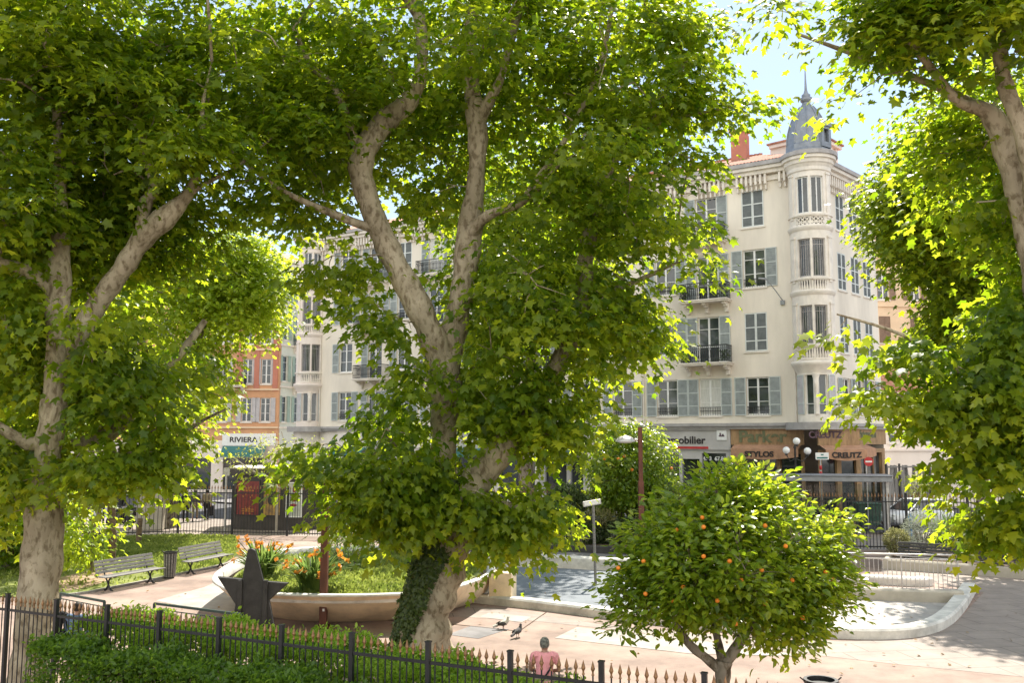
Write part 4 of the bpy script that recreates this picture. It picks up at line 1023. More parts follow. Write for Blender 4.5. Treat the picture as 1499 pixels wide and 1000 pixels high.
# bright low tree beside the left trunk
b = at(135, 830, 30); b.z = 0
tree('small_tree', 'low bright green leafy tree beside the left plane trunk', b, [[(135, 838, 30, 8), (136, 790, 30, 7), (130, 740, 30, 5)], [(136, 790, 30, 5), (110, 750, 30, 4)], [(136, 780, 30, 5), (150, 730, 30, 3)]],
     [(125, 765, 42, 62, 30, 1.2, 120), (110, 720, 40, 40, 30, 1, 50), (145, 740, 22, 45, 30, .7, 34)], leaf=.20, per=22, m='plane2', bark='bark2', spread=.3, seed=51, keep=0, twig=.02, tmpl=LO, tintb=.2)
# sparse spring tree in front of the kiosk
b = g(404, 783); b.z = 0; Y = b.y
tree('young_tree', 'sparse young tree with pale branches and yellow green leaves in front of the kiosk', b, [[(404, 790, Y, 4.5), (405, 745, Y, 4), (408, 716, Y, 4)], [(408, 716, Y, 3.2), (395, 700, Y, 3), (370, 690, Y, 2.4), (345, 672, Y, 1.5)], [(408, 716, Y, 3.2), (425, 703, Y, 3), (450, 672, Y, 2), (470, 650, Y, 1.2)], [(400, 706, Y, 2.6), (388, 676, Y, 2), (380, 640, Y, 1.2)], [(415, 708, Y, 2.6), (418, 660, Y, 1.8), (412, 632, Y, 1.2)]],
     [(400, 655, 60, 28, Y, 1.6, 36), (350, 680, 30, 22, Y, 1, 14), (455, 665, 35, 26, Y, 1, 20), (410, 688, 50, 14, Y, 1, 9)], leaf=.17, per=14, m='pale_leaf', bark='wallgrey', spread=.36, seed=55, keep=0, twig=.016, tmpl=LO, tintb=.1)
# orange trees
def fruit(T, spots, Y, r):
    for px, py, dy in spots:
        p = at(px, py, Y + dy * .94); mb = MB(); mb.ball(p, r, 10, (1, 1, .95)); mb.build('orange', M['fruit'], T)
Yo = 13.0
b = at(1058, 975, Yo); b.z = 0
TO, _, _ = tree('orange_tree', 'round glossy orange tree with fruit standing in the foreground behind the spear fence', b, [
    [(1055, 1130, Yo, 26), (1056, 1040, Yo, 21), (1058, 990, Yo, 20), (1060, 968, Yo, 20)], [(1058, 985, Yo, 17), (1035, 965, Yo, 14), (1008, 942, Yo - .1, 12), (985, 905, Yo - .2, 9), (960, 850, Yo - .2, 6)],
    [(1059, 975, Yo, 16), (1052, 945, Yo + .1, 13), (1045, 900, Yo + .1, 10), (1050, 820, Yo + .1, 6)], [(1060, 975, Yo, 16), (1080, 945, Yo, 13), (1100, 915, Yo, 10), (1140, 860, Yo, 6)]],
    [(1064, 805, 132, 84, Yo, 1.2, 215), (1078, 735, 70, 36, Yo, .7, 50), (980, 852, 62, 48, Yo, .75, 66), (1165, 850, 64, 56, Yo, .75, 72), (1065, 870, 120, 42, Yo + .2, 1.05, 90), (1000, 780, 60, 50, Yo, .7, 40), (1148, 912, 40, 34, Yo, .5, 22), (1075, 705, 22, 14, Yo, .2, 5), (1190, 770, 50, 30, Yo, .5, 16), (942, 820, 32, 35, Yo, .4, 14), (1204, 830, 38, 35, Yo, .4, 16), (925, 893, 24, 20, Yo, .3, 8), (1078, 698, 14, 8, Yo, .2, 4), (1000, 728, 16, 10, Yo, .3, 4), (938, 778, 14, 12, Yo, .3, 4), (1145, 722, 16, 10, Yo, .3, 4), (1212, 785, 12, 12, Yo, .3, 4), (902, 860, 8, 8, Yo, .2, 3), (1224, 866, 8, 8, Yo, .2, 3), (1040, 712, 12, 10, Yo, .3, 3), (1110, 705, 12, 8, Yo, .2, 3)],
    leaf=.125, per=34, m='citrus', bark='bark2', spread=.15, seed=61, keep=11, twig=.012, tmpl=LO, gapth=-.55, flat=.7, droop=-.05, tintb=.12)
fruit(TO, [(942, 822, -.75), (945, 870, -.7), (1068, 822, -1.2), (1085, 850, -1.1), (1120, 884, -1.0), (1077, 914, -.9), (1208, 838, -.6), (990, 776, -.7), (1030, 772, -1.1), (1090, 760, -.9), (1028, 758, -.8), (1218, 848, -.5), (905, 832, -.5), (1120, 770, -1.0), (1160, 850, -.9), (1050, 880, -1.0), (1000, 860, -.8), (1030, 815, -1.15), (1115, 835, -1.1), (1150, 800, -1.0), (985, 880, -.7), (1175, 905, -.7)], Yo, .032)
Yf = 40.5
b = at(910, 760, Yf); b.z = 0
TF, _, _ = tree('orange_tree', 'clipped round orange tree behind the brown lamp post in front of the estate agent shop', b, [[(910, 800, Yf, 7), (910, 745, Yf, 7), (911, 720, Yf, 6)], [(911, 725, Yf, 4), (880, 690, Yf, 3)], [(911, 725, Yf, 4), (945, 690, Yf, 3)]],
    [(922, 682, 72, 62, Yf, 2.1, 330), (900, 715, 50, 32, Yf, 1.6, 80), (950, 715, 45, 30, Yf, 1.5, 70), (925, 640, 40, 18, Yf, 1.2, 50)], leaf=.17, per=44, m='citrus', bark='bark2', spread=.26, seed=67, keep=0, twig=.02, tmpl=LD, gapth=-1.2, flat=.7, droop=.6, tintb=.05)
fruit(TF, [(905, 672, -2.2), (925, 688, -2.3), (914, 668, -2.2), (983, 686, -1.4), (922, 640, -1.5), (870, 660, -1.6), (885, 672, -1.9)], Yf, .07)
# little palm on the lawn
b = g(163, 828); b.z = 0; Y = b.y
T = thing('palm_tree', 'palm with a shaggy brown trunk and dark fronds on the lawn', 'palm', b)
mb = MB(); limb_tube(mb, [at(163, 832, Y), at(165, 790, Y), at(163, 740, Y), at(168, 690, Y)], [.15, .13, .14, .18], 10); mb.build('trunk', M['palmbark'], T)
def fronds(cen, n, L0, rng, lw=.03, up=.8, seg=9, pairs=16):
    P_, D_, N2, S_ = [], [], [], []
    for k in range(n):
        a = rng.uniform(0, 6.28); e = rng.uniform(.1, up) ; L_ = L0 * rng.uniform(.7, 1.1)
        d = np.array([math.cos(a) * math.cos(e), math.sin(a) * math.cos(e), math.sin(e)])
        for i in range(pairs):
            t = (i + 1) / pairs; p = np.array(cen) + d * L_ * t + np.array([0, 0, -.55 * L_ * t * t])
            tang = norm((d + np.array([0, 0, -1.1 * t]))[None])[0]; side = np.cross(tang, (0, 0, 1)); side /= np.linalg.norm(side)
            for s in (-1, 1):
                P_.append(p); D_.append(side * s + tang * .6 + np.array([0, 0, -.25])); N2.append(np.array([0, 0, 1.]) + rng.normal(size=3) * .2); S_.append(L_ * .28 * (1 - .6 * abs(t - .4)))
    return np.array(P_), np.array(D_), np.array(N2), np.array(S_)
rng = np.random.default_rng(9)
P_, D_, N2, S_ = fronds(at(172, 690, Y), 26, 1.6, rng)
LS = (np.array([(-.06, 0, 0), (.06, 0, 0), (.07, .5, 0), (0, 1, -.1), (-.07, .5, 0)]), np.array([(0, 1, 2), (0, 2, 4), (2, 3, 4)]))
V, T_, ti = leaves(P_, D_, N2, S_, rng.uniform(0, 1, len(P_)), LS); soup('fronds', V, T_, ti, M['darkbush'], T)
mb = MB(); p = g(203, 796); mb.tube([p, p + Vector((0, 0, .6)), p + Vector((.03, 0, 1.1))], [.13, .12, .11], 8)
o = single('tree_stump', mb, M['palmbark'], 'short bare wooden stump on the shaded part of the lawn', 'stump', p)
# ------------------------------------------------------------------ park objects
# near fence with gilt spear tips
FD = Vector((.905, -.425, 0)).normalized()
def fxy(px): Yf_ = 12.35 * 2760 / (px + 2070); p = at(px, 940, Yf_); return Vector((p.x, p.y, 0))
post_px = [-145, -68, 8, 80, 155, 232, 320, 412, 515, 627, 747, 880, 1030, 1200]
FP = [fxy(x) for x in post_px]
fc = thing('iron_fence', 'black iron fence with gilded spear tips along the hedge in the foreground', 'fence', FP[4])
for i, p in enumerate(FP):
    mb = MB(); mb.box((p.x, p.y, .965), (.062, .062, 1.93), math.atan2(FD.y, FD.x)); mb.box((p.x, p.y, 1.935), (.075, .075, .02), math.atan2(FD.y, FD.x)); mb.build('post', M['iron'], fc)
def spear(mb, tip, p, z0, s=1.0):
    tip.lathe((p.x, p.y, z0), [(.012 * s, 0), (.02 * s, .012 * s), (.012 * s, .03 * s), (.012 * s, .05 * s), (.028 * s, .085 * s), (.0, .19 * s)], 6, False)
for a, b in zip(FP, FP[1:]):
    mb, tp = MB(), MB(); n = 11
    for z in (.32, 1.66): mb.bar((a.x, a.y, z), (b.x, b.y, z), .03, .04)
    for k in range(1, n):
        p = a.lerp(b, k / n); j = random.uniform(-.012, .012)
        mb.tube([(p.x, p.y, .2), (p.x + j, p.y, 1.76)], .0105, 6); spear(mb, tp, p + Vector((j, 0, 0)), 1.745)
    o = mb.build('railing_panel', M['iron'], fc); tp.build('spear_tips', M['gold'], o)
# hedge
def leafcloud(pos, size, rng, tmpl=LO, up=.5, nr=None):
    n = len(pos); D = rng.normal(size=(n, 3)); D[:, 2] += up
    NR = rng.normal(size=(n, 3)) * .8; NR[:, 2] += 1
    if nr is not None: NR += nr
    return leaves(pos, D, NR, size, rng.uniform(0, 1, n), tmpl)
rng = np.random.default_rng(12)
hs, he = fxy(98), fxy(985); fn = Vector((-FD.y, FD.x, 0))
hl = (he - hs).length
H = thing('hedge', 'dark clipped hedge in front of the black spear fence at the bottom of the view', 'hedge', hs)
H2 = thing('hedge', 'back strip of the hedge behind the black spear fence, sunlight put into its leaf colour', 'hedge', hs + fn * .5)
def hedge_strip(n, d0, d1, z1, fillz=0.0):
    t = rng.uniform(0, 1, n); d = rng.uniform(d0, d1, n); face = rng.uniform(0, 1, n)
    top = z1 + .07 * np.sin(t * 31) + .05 * np.sin(t * 77 + 1) - .5 * np.clip((t - .5) / .5, 0, 1)
    z = np.where(face < .5, top + rng.normal(size=n) * .05, rng.uniform(.1, 1, n) * top)
    d = np.where((face > .5) & (face < .8), d0 + np.abs(rng.normal(size=n)) * .08, np.where(face >= .8, d1 - np.abs(rng.normal(size=n)) * .1, d))
    out = rng.uniform(size=n) < .05; z = z + out * rng.uniform(0, .14, n)
    return np.array(hs)[None] + t[:, None] * hl * np.array(FD)[None] + d[:, None] * np.array(fn)[None] + z[:, None] * np.array([0, 0, 1.])
for hd_, m_, p in ((H, 'hedge', hedge_strip(34000, -.8, -.06, 1.27)), (H2, 'sunhedge', hedge_strip(46000, .05, 1.35, 1.47))):
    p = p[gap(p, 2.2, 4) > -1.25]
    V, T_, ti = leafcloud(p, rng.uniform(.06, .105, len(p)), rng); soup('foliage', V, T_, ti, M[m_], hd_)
for hd_, dd in ((H, -.4), (H2, .6)):
  mb = MB()
  for k in range(70):
        q = hs + FD * hl * (k + .5) / 70
        b0 = q + fn * (dd + random.uniform(-.2, .2)); pts = [b0, b0 + Vector((random.uniform(-.15, .15), random.uniform(-.15, .15), .7)), b0 + Vector((random.uniform(-.3, .3), random.uniform(-.2, .2), 1.3))]
        mb.tube(pts, [.022, .015, .006], 5)
  mb.build('stems', M['bark2'], hd_)
hb = [hs + fn * -.85, he + fn * -.85, he + fn * 1.4, hs + fn * 1.4]
sheet('hedge_bed', hb, .01, M['soil'])
# low hoop rails by the path
def hoop(a, b, h, label):
    t = thing('hoop_rail', label, 'railing', a); mb = MB(); mb.bar((a.x, a.y, h), (b.x, b.y, h), .045, .05)
    for q in (0, 1): p = a.lerp(b, q); mb.bar((p.x, p.y, 0), (p.x, p.y, h), .05)
    mb.build('frame', M['greenrail'], t); v = MB(); n = int((b - a).length / .14)
    v.bar((a.x, a.y, .18), (b.x, b.y, .18), .025)
    for k in range(1, n): p = a.lerp(b, k / n); v.bar((p.x, p.y, .18), (p.x, p.y, h - .12), .014)
    v.bar((a.x, a.y, h - .12), (b.x, b.y, h - .12), .02)
    v.build('bars', M['greenrail'], t)
def gz(px, py, z): q = g(px, py, z); q.z = 0; return q
hoop(gz(88, 869, 1.0), gz(153, 881, 1.0), 1.0, 'short dark green hoop rail beside the left plane trunk')
hoop(gz(226, 884, 1.0), gz(352, 900, 1.0), 1.0, 'longer dark green hoop rail next to the charcoal star')
# benches
def make_bench(label, loc, rz, group=None, length=2.0, back=True, m='wood'):
    t = thing('park_bench', label, 'bench', (0, 0, 0), 0, group)
    mb = MB()
    for k in range(5): mb.box((0, -.02 - .1 * k + .02, .44 + (.012 if k in (0, 4) else 0)), (length, .075, .03))
    bevel(mb.build('seat', M[m], t, False), .006, 1)
    mb = MB(); sl = [(.09, .56), (.12, .66), (.155, .77), (.185, .87)]
    for y, z in sl: mb.box(None, (length, .026, .085), mtx=Matrix.Translation((0, y, z)) @ Matrix.Rotation(rad(-16), 4, 'X'))
    bevel(mb.build('backrest', M[m], t, False), .006, 1)
    for sx in (-.36, .36):
        x = sx * length; mb = MB()
        mb.tube([(x, .08, .01), (x, -.02, .03), (x, -.1, .16), (x, -.12, .3), (x, -.2, .42)], [.03, .03, .028, .026, .026], 6)
        mb.tube([(x, -.3, .01), (x, -.22, .03), (x, -.14, .14), (x, -.06, .28), (x, .05, .44), (x, .14, .66), (x, .2, .9)], [.03, .03, .028, .026, .026, .022, .018], 6)
        mb.tube([(x, -.42, .425), (x, .06, .425)], .022, 6); mb.build('leg', M['iron'], t, False)
    t.location = loc; t.rotation_euler = (0, 0, rz); BASES[t.name] = Vector(loc); return t
def dirang(a, b): return math.atan2(b.y - a.y, b.x - a.x)
a, b = g(160, 864), g(211, 854.5); rz = dirang(a, b); mid_ = (a + b) / 2; mid_.z = .0
bn = make_bench('slatted grey park bench left of the litter bin with nobody on it', mid_, rz, 'slatted benches by the lawn', 2.3)
a2, b2 = g(275, 840.5), g(319, 831); m2 = (a2 + b2) / 2; m2.z = 0
dup(bn, m2, dirang(a2, b2), 'slatted grey park bench right of the litter bin near the orange flowers', 'slatted benches by the lawn')
a3, b3_ = g(1338, 833), g(1408, 838); m3 = (a3 + b3_) / 2; m3.z = 0
mk = make_bench('dark bench in front of the silvery round bush', m3, dirang(a3, b3_), 'dark benches along the planting bed', 2.6, m='dsteel')
m4 = g(1490, 845); m4.z = 0
dup(mk, m4, dirang(a3, b3_), 'dark bench cut by the right edge under the hanging plane leaves', 'dark benches along the planting bed')
# litter bin
def make_bin(label, loc, r=.2, h=.86):
    t = thing('litter_bin', label, 'bin', loc); mb = MB()
    for k in range(14):
        a = 2 * math.pi * k / 14; mb.bar((loc[0] + r * .82 * math.cos(a), loc[1] + r * .82 * math.sin(a), .06), (loc[0] + r * math.cos(a), loc[1] + r * math.sin(a), h), .055, .018, up=(math.cos(a), math.sin(a), 0))
    mb.build('slats', M['wood'], t)
    mb = MB(); mb.lathe(loc, [(r * .7, 0), (r * .8, .05), (r * .75, .08), (r * .9, h - .06)], 16); mb.build('liner', M['dsteel'], t)
    mb = MB(); mb.lathe(loc, [(r * 1.02, h - .05), (r * 1.1, h - .03), (r * 1.1, h + .02), (r * .88, h + .02), (r * .86, h - .1)], 18, False)
    for s in (-1, 1): mb.tube([(loc[0] + s * r, loc[1], h - .02), (loc[0] + s * r * 1.35, loc[1], h + .05)], .012, 5)
    mb.build('rim', M['iron'], t); return t
q = g(248, 847); make_bin('dark slatted litter bin between the two lawn benches', (q.x, q.y, 0), .21)
q = g(1204, 1068); make_bin('round dark litter bin cut off by the bottom edge of the view', (q.x, q.y, 0), .25, .76)
# charcoal star sculpture
Ys = 21.4; sc = mpp(Ys)
c = at(376, 930, Ys); c.z = 0
t = thing('star_sculpture', 'tall charcoal steel star standing in front of the curved planter', 'sculpture', c)
frS = frame_of(c, (1, .05, 0), (.05, -1, 0))
def S(px, py): u, z = pu(frS, px, py); return u, z
out = [(368, 803), (374, 806), (386, 851), (422, 854), (394, 879), (404, 930), (396, 936), (378, 918), (356, 918), (338, 922), (345, 885), (319, 845), (355, 848), (363, 806)]
mb = MB(); P = [S(*q) for q in out]
n = len(P); vs = [frS(u, z, d) for d in (-.04, .04) for u, z in P]
mb.add(vs, [tuple(range(n)), tuple(range(n, 2 * n))] + [(i, (i + 1) % n, n + (i + 1) % n, n + i) for i in range(n)])
bevel(mb.build('star_plate', M['dsteel'], t), .01, 1)
for px in (352, 389):
    u, _ = S(px, 880); mb = MB(); mb.f_box(frS, u - .05, u + .05, 0, S(px, 849)[1], .042, .11); mb.f_box(frS, u - .11, u + .11, 0, .02, -.1, .2); mb.build('support', M['dsteel'], t)
# rust coloured lamp posts
def lamp_post(label, p, h, hd, w=.18):
    t = thing('lamp_post', label, 'lamp post', p, 0, 'rust coloured lamp posts')
    mb = MB(); mb.box((p.x, p.y, 1.45), (w, w, 2.9)); mb.box((p.x, p.y, .03), (w * 1.9, w * 1.9, .06)); bevel(mb.build('lower_post', M['rust'], t), .012, 1)
    mb = MB(); mb.box((p.x, p.y, 2.902 + (h - 2.9) / 2), (w * .74, w * .74, h - 2.9)); mb.build('upper_post', M['rust'], t)
    mb = MB(); mb.tube([(p.x, p.y, h - .55), (p.x + hd * .5, p.y - .05, h - .5)], .03, 6); mb.build('arm', M['rust'], t)
    mb = MB(); mb.lathe((p.x + hd * .62, p.y - .05, h - .55), [(.42, -.04), (.40, .02), (.30, .13), (.12, .2), (.03, .22)], 18); mb.build('lamp_head', M['galv'], t)
    mb = MB(); mb.lathe((p.x + hd * .62, p.y - .05, h - .62), [(.02, -.04), (.25, -.02), (.36, .035)], 16); mb.build('diffuser', M['whitep'], t)
    mb = MB(); mb.box((p.x + .02, p.y - w / 2 - .006, .45), (.05, .012, .06)); mb.build('plate', M['whitep'], t)
p = g(473, 920); p.z = 0
lamp_post('rust red lamp post rising in front of the curved planter', p, 4.25, .7)
p = at(938, 700, 37.6); p.z = 0
lamp_post('brown lamp post with a domed head beside the clipped orange tree', p, 5.1, -1, .22)
# boat shaped planter
RIM = [(313, 846, .95), (322, 856, .93), (345, 864, .91), (400, 869, .9), (480, 871, .9), (560, 870, .9), (630, 866, .92), (672, 857, .9), (702, 847, .85), (720, 838, .8)]
RIMB = [(722, 828, .82), (712, 817, .86), (675, 806, .9), (600, 801, .9), (500, 799, .9), (420, 803, .9), (360, 815, .9), (325, 832, .93)]
rim = [g(*q) for q in RIM + RIMB]
BAS = [(352, 880), (357, 886), (375, 897), (410, 906), (480, 911), (560, 909), (620, 903), (660, 893), (690, 884), (708, 875)]
bas = [g(*q) for q in BAS]
cen = sum(rim, Vector()) / len(rim)
basb = [Vector((cen.x + (r.x - cen.x) * .86, cen.y + (r.y - cen.y) * .86, 0)) for r in rim[10:]]
R_ = smoothpoly(rim, 4); B_ = smoothpoly(bas + basb, 4)
pl = thing('planter', 'long boat shaped ochre planter with a white rim in the middle of the park', 'planter', (cen.x, cen.y, 0))
def ringmix(t, bul=0):
    o = []
    for r, b in zip(R_, B_):
        p = b.lerp(r, t); p.x += (p.x - cen.x) * bul * .03; p.y += (p.y - cen.y) * bul * .03; o.append(p)
    return o
mb = MB(); mb.loft([ringmix(0), ringmix(.06, .5), ringmix(.35, 1), ringmix(.7, .8), ringmix(.93, .2)]); mb.build('hull', M['ochre'], pl)
mb = MB()
def inset(k, dz): return [Vector((cen.x + (r.x - cen.x) * k, cen.y + (r.y - cen.y) * k, r.z + dz)) for r in R_]
mb.loft([ringmix(.93, .2), inset(1.012, -.05), inset(1.01, -.01), inset(1.0, 0), inset(.965, 0), inset(.955, -.02), inset(.95, -.25)]); mb.build('rim', M['white'], pl)
mb = MB(); rings = [[Vector((cen.x + (r.x - cen.x) * k, cen.y + (r.y - cen.y) * k, .72 + .12 * (1 - k * k) + .02 * math.sin(i * 1.3 + k * 9))) for i, r in enumerate(R_)] for k in (.9, .75, .55, .4, .2, .02)]
mb.loft(rings); lawn_in = mb.build('grass_bed', M['lawn'], pl)
def tufts(n, inside, zf, h, rng):
    P_ = []
    while len(P_) < n:
        q = inside(rng)
        if q is not None: P_.append((q[0], q[1], zf(q)))
    P_ = np.array(P_); D = rng.normal(size=(n, 3)) * .5; D[:, 2] += 1; NR = rng.normal(size=(n, 3)); NR[:, 2] *= .2
    return leaves(P_, D, NR, rng.uniform(.5, 1.2, n) * h, np.clip(.5 + .35 * gap(P_, 1.6, 6) + rng.normal(size=n) * .2, 0, 1), LD)
def in_planter(rng):
    i = rng.integers(len(R_)); k = math.sqrt(rng.uniform()) * .87; r = R_[i].lerp(R_[(i + 1) % len(R_)], rng.uniform())
    return (cen.x + (r.x - cen.x) * k, cen.y + (r.y - cen.y) * k, k)
V, T_, ti = tufts(9000, in_planter, lambda q: .72 + .12 * (1 - q[2] ** 2), .13, rng); soup('grass', V, T_, ti, M['grass'], pl)['kind'] = 'stuff'
# lawn grass
LPOLY = [(q.x, q.y) for q in [g(-60, 876), g(30, 875), g(110, 870), g(160, 861), g(211, 851), g(245, 844), g(278, 837), g(325, 827), g(350, 812), g(345, 787), g(260, 784.5), g(150, 788.5), g(-60, 789)]]
DIRT = g(108, 854)
def inpoly(x, y, P):
    c = False; n = len(P)
    for i in range(n):
        (x1, y1), (x2, y2) = P[i - 1], P[i]
        if (y1 > y) != (y2 > y) and x < (x2 - x1) * (y - y1) / (y2 - y1) + x1: c = not c
    return c
xs = [q[0] for q in LPOLY]; ys = [q[1] for q in LPOLY]
def in_lawn(rng):
    x, y = rng.uniform(min(xs), max(xs)), rng.uniform(min(ys), max(ys))
    if not inpoly(x, y, LPOLY): return None
    if ((x - DIRT.x) / 2.6) ** 2 + ((y - DIRT.y) / 3.2) ** 2 < 1 and rng.uniform() < .9: return None
    return (x, y)
V, T_, ti = tufts(24000, in_lawn, lambda q: .03, .14, rng)
tag(soup('lawn_grass', V, T_, ti, M['grass'], None, (0, 0, 0)), 'short patchy green grass of the lawn behind the benches', 'grass', None, 'stuff')
# flower clumps with orange blooms
def flower_clump(label, px, py, z, Y, h, n, nf, rng, w=.9):
    b = at(px, py, Y); b.z = z
    t = thing('flower_clump', label, 'flowers', b)
    k = 9; P_, TR, ti = [], [], []; o = 0
    for i in range(n):                                    # arching strap leaves
        a = rng.uniform(0, 6.28); L_ = h * rng.uniform(.7, 1.25); out_ = rng.uniform(.2, 1.35) * w; d = np.array([math.cos(a), math.sin(a), 0]); s = np.array([-d[1], d[0], 0])
        b0 = np.array(b) + d * rng.uniform(0, .3) * w + s * rng.normal() * .08
        for j in range(k):
            q = j / (k - 1); p = b0 + d * out_ * q ** 1.6 * L_ * .8 + np.array([0, 0, L_ * (q - .42 * out_ * q ** 2.6)]); ww = .045 * (1 - q ** 3) * h * .8 + .003
            P_ += [p - s * ww, p + s * ww]
        for j in range(k - 1): e = o + 2 * j; TR += [(e, e + 1, e + 3), (e, e + 3, e + 2)]
        ti += [rng.uniform()] * (2 * k); o += 2 * k
    soup('leaves', np.array(P_), np.array(TR), np.array(ti), M['strel'], t)
    for i in range(nf):
        a = rng.uniform(0, 6.28); rr = math.sqrt(rng.uniform(.02, 1)) * w * h * .95; L_ = h * rng.uniform(.5, 1.2) * (1.05 - .3 * rr)
        p0 = Vector(b); p1 = b + Vector((rr * math.cos(a), rr * math.sin(a) , L_)); st = MB(); st.tube([p0, p0.lerp(p1, .5) + Vector((0, 0, .12 * h)), p1], [.014, .012, .01], 5)
        s_ = st.build('flower_stem', M['strel'], t)
        m_ = 7; D = rng.normal(size=(m_, 3)) * .9; D[:, 2] += .6
        V, T_, tt = leaves(np.repeat(np.array(p1)[None], m_, 0), D, rng.normal(size=(m_, 3)), rng.uniform(.08, .16, m_), rng.uniform(0, 1, m_), LD)
        soup('flower', V, T_, tt, M['petal'], s_)
rng = np.random.default_rng(14)
flower_clump('clump of orange flowers behind the charcoal star', 384, 830, .72, 26.0, 1.1, 200, 26, rng)
flower_clump('clump of orange flowers beside the rust red lamp post', 458, 858, .74, 23.8, 1.1, 200, 24, rng)
def bush(name, label, c, r, leaf, n, m, rng, tmpl=LO, flat=0.75, stem=True, gp=-1.0, shell=3.0):
    t = thing(name, label, 'bush', (c[0], c[1], c[2] - r[2]))
    u = norm(rng.normal(size=(n, 3))); rr = rng.uniform(.2, 1, (n, 1)) ** (1 / shell)
    wob = 1 + .12 * gap(u, 3.5, int(rng.integers(99)))[:, None]
    p = np.array(c) + u * rr * wob * np.array(r); p = p[gap(p, 3 / max(r), 3) > gp]; k = p[:, 2] > c[2] - r[2] * .95; p = p[k]
    D = (p - np.array(c)) / np.array(r) * .8 + rng.normal(size=p.shape) * .6; D[:, 2] += .3
    V, T_, ti = leaves(p, D, rng.normal(size=p.shape) + np.array([0, 0, .8]), leaf * rng.uniform(.6, 1.2, len(p)), rng.uniform(0, 1, len(p)), tmpl)
    soup('foliage', V, T_, ti, M[m], t)
    mb = MB()
    for i in range(9):
        a = i * .7; e = Vector((c[0] + r[0] * .6 * math.cos(a), c[1] + r[1] * .6 * math.sin(a), c[2] + r[2] * .2)); s0 = Vector((c[0] + .05 * math.cos(a), c[1] + .05 * math.sin(a), c[2] - r[2]))
        mb.tube([s0, s0.lerp(e, .5) + Vector((0, 0, .1)), e], [.03, .02, .008], 5)
    mb.build('stems', M['bark2'], t); return t
q = at(510, 800, 27.5); bush('shrub', 'dense green shrub in the planter right of the rust red lamp post', (q.x, q.y, 1.25), (.85, .8, .72), .17, 2600, 'strel', rng, LS)
q = at(585, 790, 31.5); bush('shrub', 'low dark shrub at the back of the planter beside the ivy trunk', (q.x, q.y, 1.1), (.8, .6, .45), .15, 900, 'darkbush', rng, LS)
# basin (dry fountain)
outl = smoothpoly(G((690, 883), (780, 893), (880, 906), (1000, 920), (1120, 931), (1230, 936), (1300, 937), (1352, 932), (1388, 919), (1412, 896), (1430, 866)), 5, False)
def wallstrip(path, w, h, closed=False, inward=1, rnd=True, z0=0):
    n = len(path); L1, L2 = [], []
    nrm_ = []
    for i in range(n):
        d = (path[min(i + 1, n - 1)] - path[max(i - 1, 0)]); d.z = 0; d.normalize(); nrm_.append(Vector((-d.y, d.x, 0)) * inward)
    prof = [(0, z0), (0, h - .05), (.05, h), (w - .05, h), (w, h - .05), (w, z0)]
    rings = [[p + m_ * x + Vector((0, 0, z)) for p, m_ in zip(path, nrm_)] for x, z in prof]
    mb = MB(); mb.loft(rings, closed=False, sm=False)
    for e in (0, -1): mb.add([r[e] for r in rings], [tuple(range(len(rings)))])
    return mb
bq = g(1080, 900)
bs = thing('fountain_basin', 'wide dry fountain basin with a low white concrete rim', 'basin', (bq.x, bq.y, 0))
wallstrip(outl, .42, .24).build('front_rim', M['white'], bs)
backl = smoothpoly(G((1412, 884), (1325, 882), (1220, 876), (1130, 868)), 4, False)
wallstrip(backl, .3, .34, inward=-1).build('step_wall', M['wallgrey'], bs)
rear = smoothpoly(G((1130, 868), (1060, 846), (980, 838), (890, 836.5), (830, 833), (790, 831), (748, 831), (728, 836)), 4, False)
wallstrip(rear, .5, .42, inward=-1).build('rear_rim', M['white'], bs)
mb = MB(); pf = [Vector((p.x, p.y, .012)) for p in outl] + [Vector((p.x, p.y, .012)) for p in backl]
mb = MB(); mb.add([(p.x, p.y, .012) for p in outl + backl + rear], [tuple(range(len(outl + backl + rear)))]); mb.build('floor', M['basin'], bs)
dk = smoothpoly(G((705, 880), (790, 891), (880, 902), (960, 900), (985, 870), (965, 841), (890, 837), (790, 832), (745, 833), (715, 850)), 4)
mb = MB(); mb.add([(p.x, p.y, .016) for p in dk], [tuple(range(len(dk)))]); mb.build('shade_floor', M['floorshade'], bs)  # darker sheet whose colour holds the shade over this side
a = g(736, 884) - Vector((.3, .4, 0)); rzb = rad(-14)
mb = MB(); mb.box((a.x + .3, a.y + .45, .44), (.66, .6, .88), rzb); o = single('pedestal', mb, M['ochre'], 'square ochre pedestal block on the basin rim by the planter', 'pedestal', (a.x + .3, a.y + .45, 0)); bevel(o, .015, 2)
mb = wallstrip(smoothpoly(G((1215, 856), (1290, 857), (1345, 860), (1366, 858)), 3, False), .5, .26); o = single('low_wall', mb, M['white'], 'low white curb wall behind the basin railing', 'low wall', g(1290, 857))
# railing behind the basin
ra, rb_ = g(1205, 864), g(1405, 868.5)
t = thing('hand_railing', 'thin grey metal railing with vertical bars behind the basin', 'railing', ra); zr0 = .0
mb = MB(); mb.tube([ra + Vector((0, 0, 1.12)), rb_ + Vector((0, 0, 1.12))], .028, 8); mb.tube([ra + Vector((0, 0, .98)), rb_ + Vector((0, 0, .98))], .016, 6); mb.tube([ra + Vector((0, 0, .1)), rb_ + Vector((0, 0, .1))], .016, 6); mb.build('rails', M['galv'], t)
for q in (.18, .585, .995): mb = MB(); p = ra.lerp(rb_, q); mb.tube([p, p + Vector((0, 0, 1.12))], .026, 8); mb.build('post', M['galv'], t)
mb = MB()
for k in range(30): p = ra.lerp(rb_, (k + .5) / 30); mb.tube([p + Vector((0, 0, .1)), p + Vector((0, 0, .98))], .011, 5)
mb.build('bars', M['galv'], t)
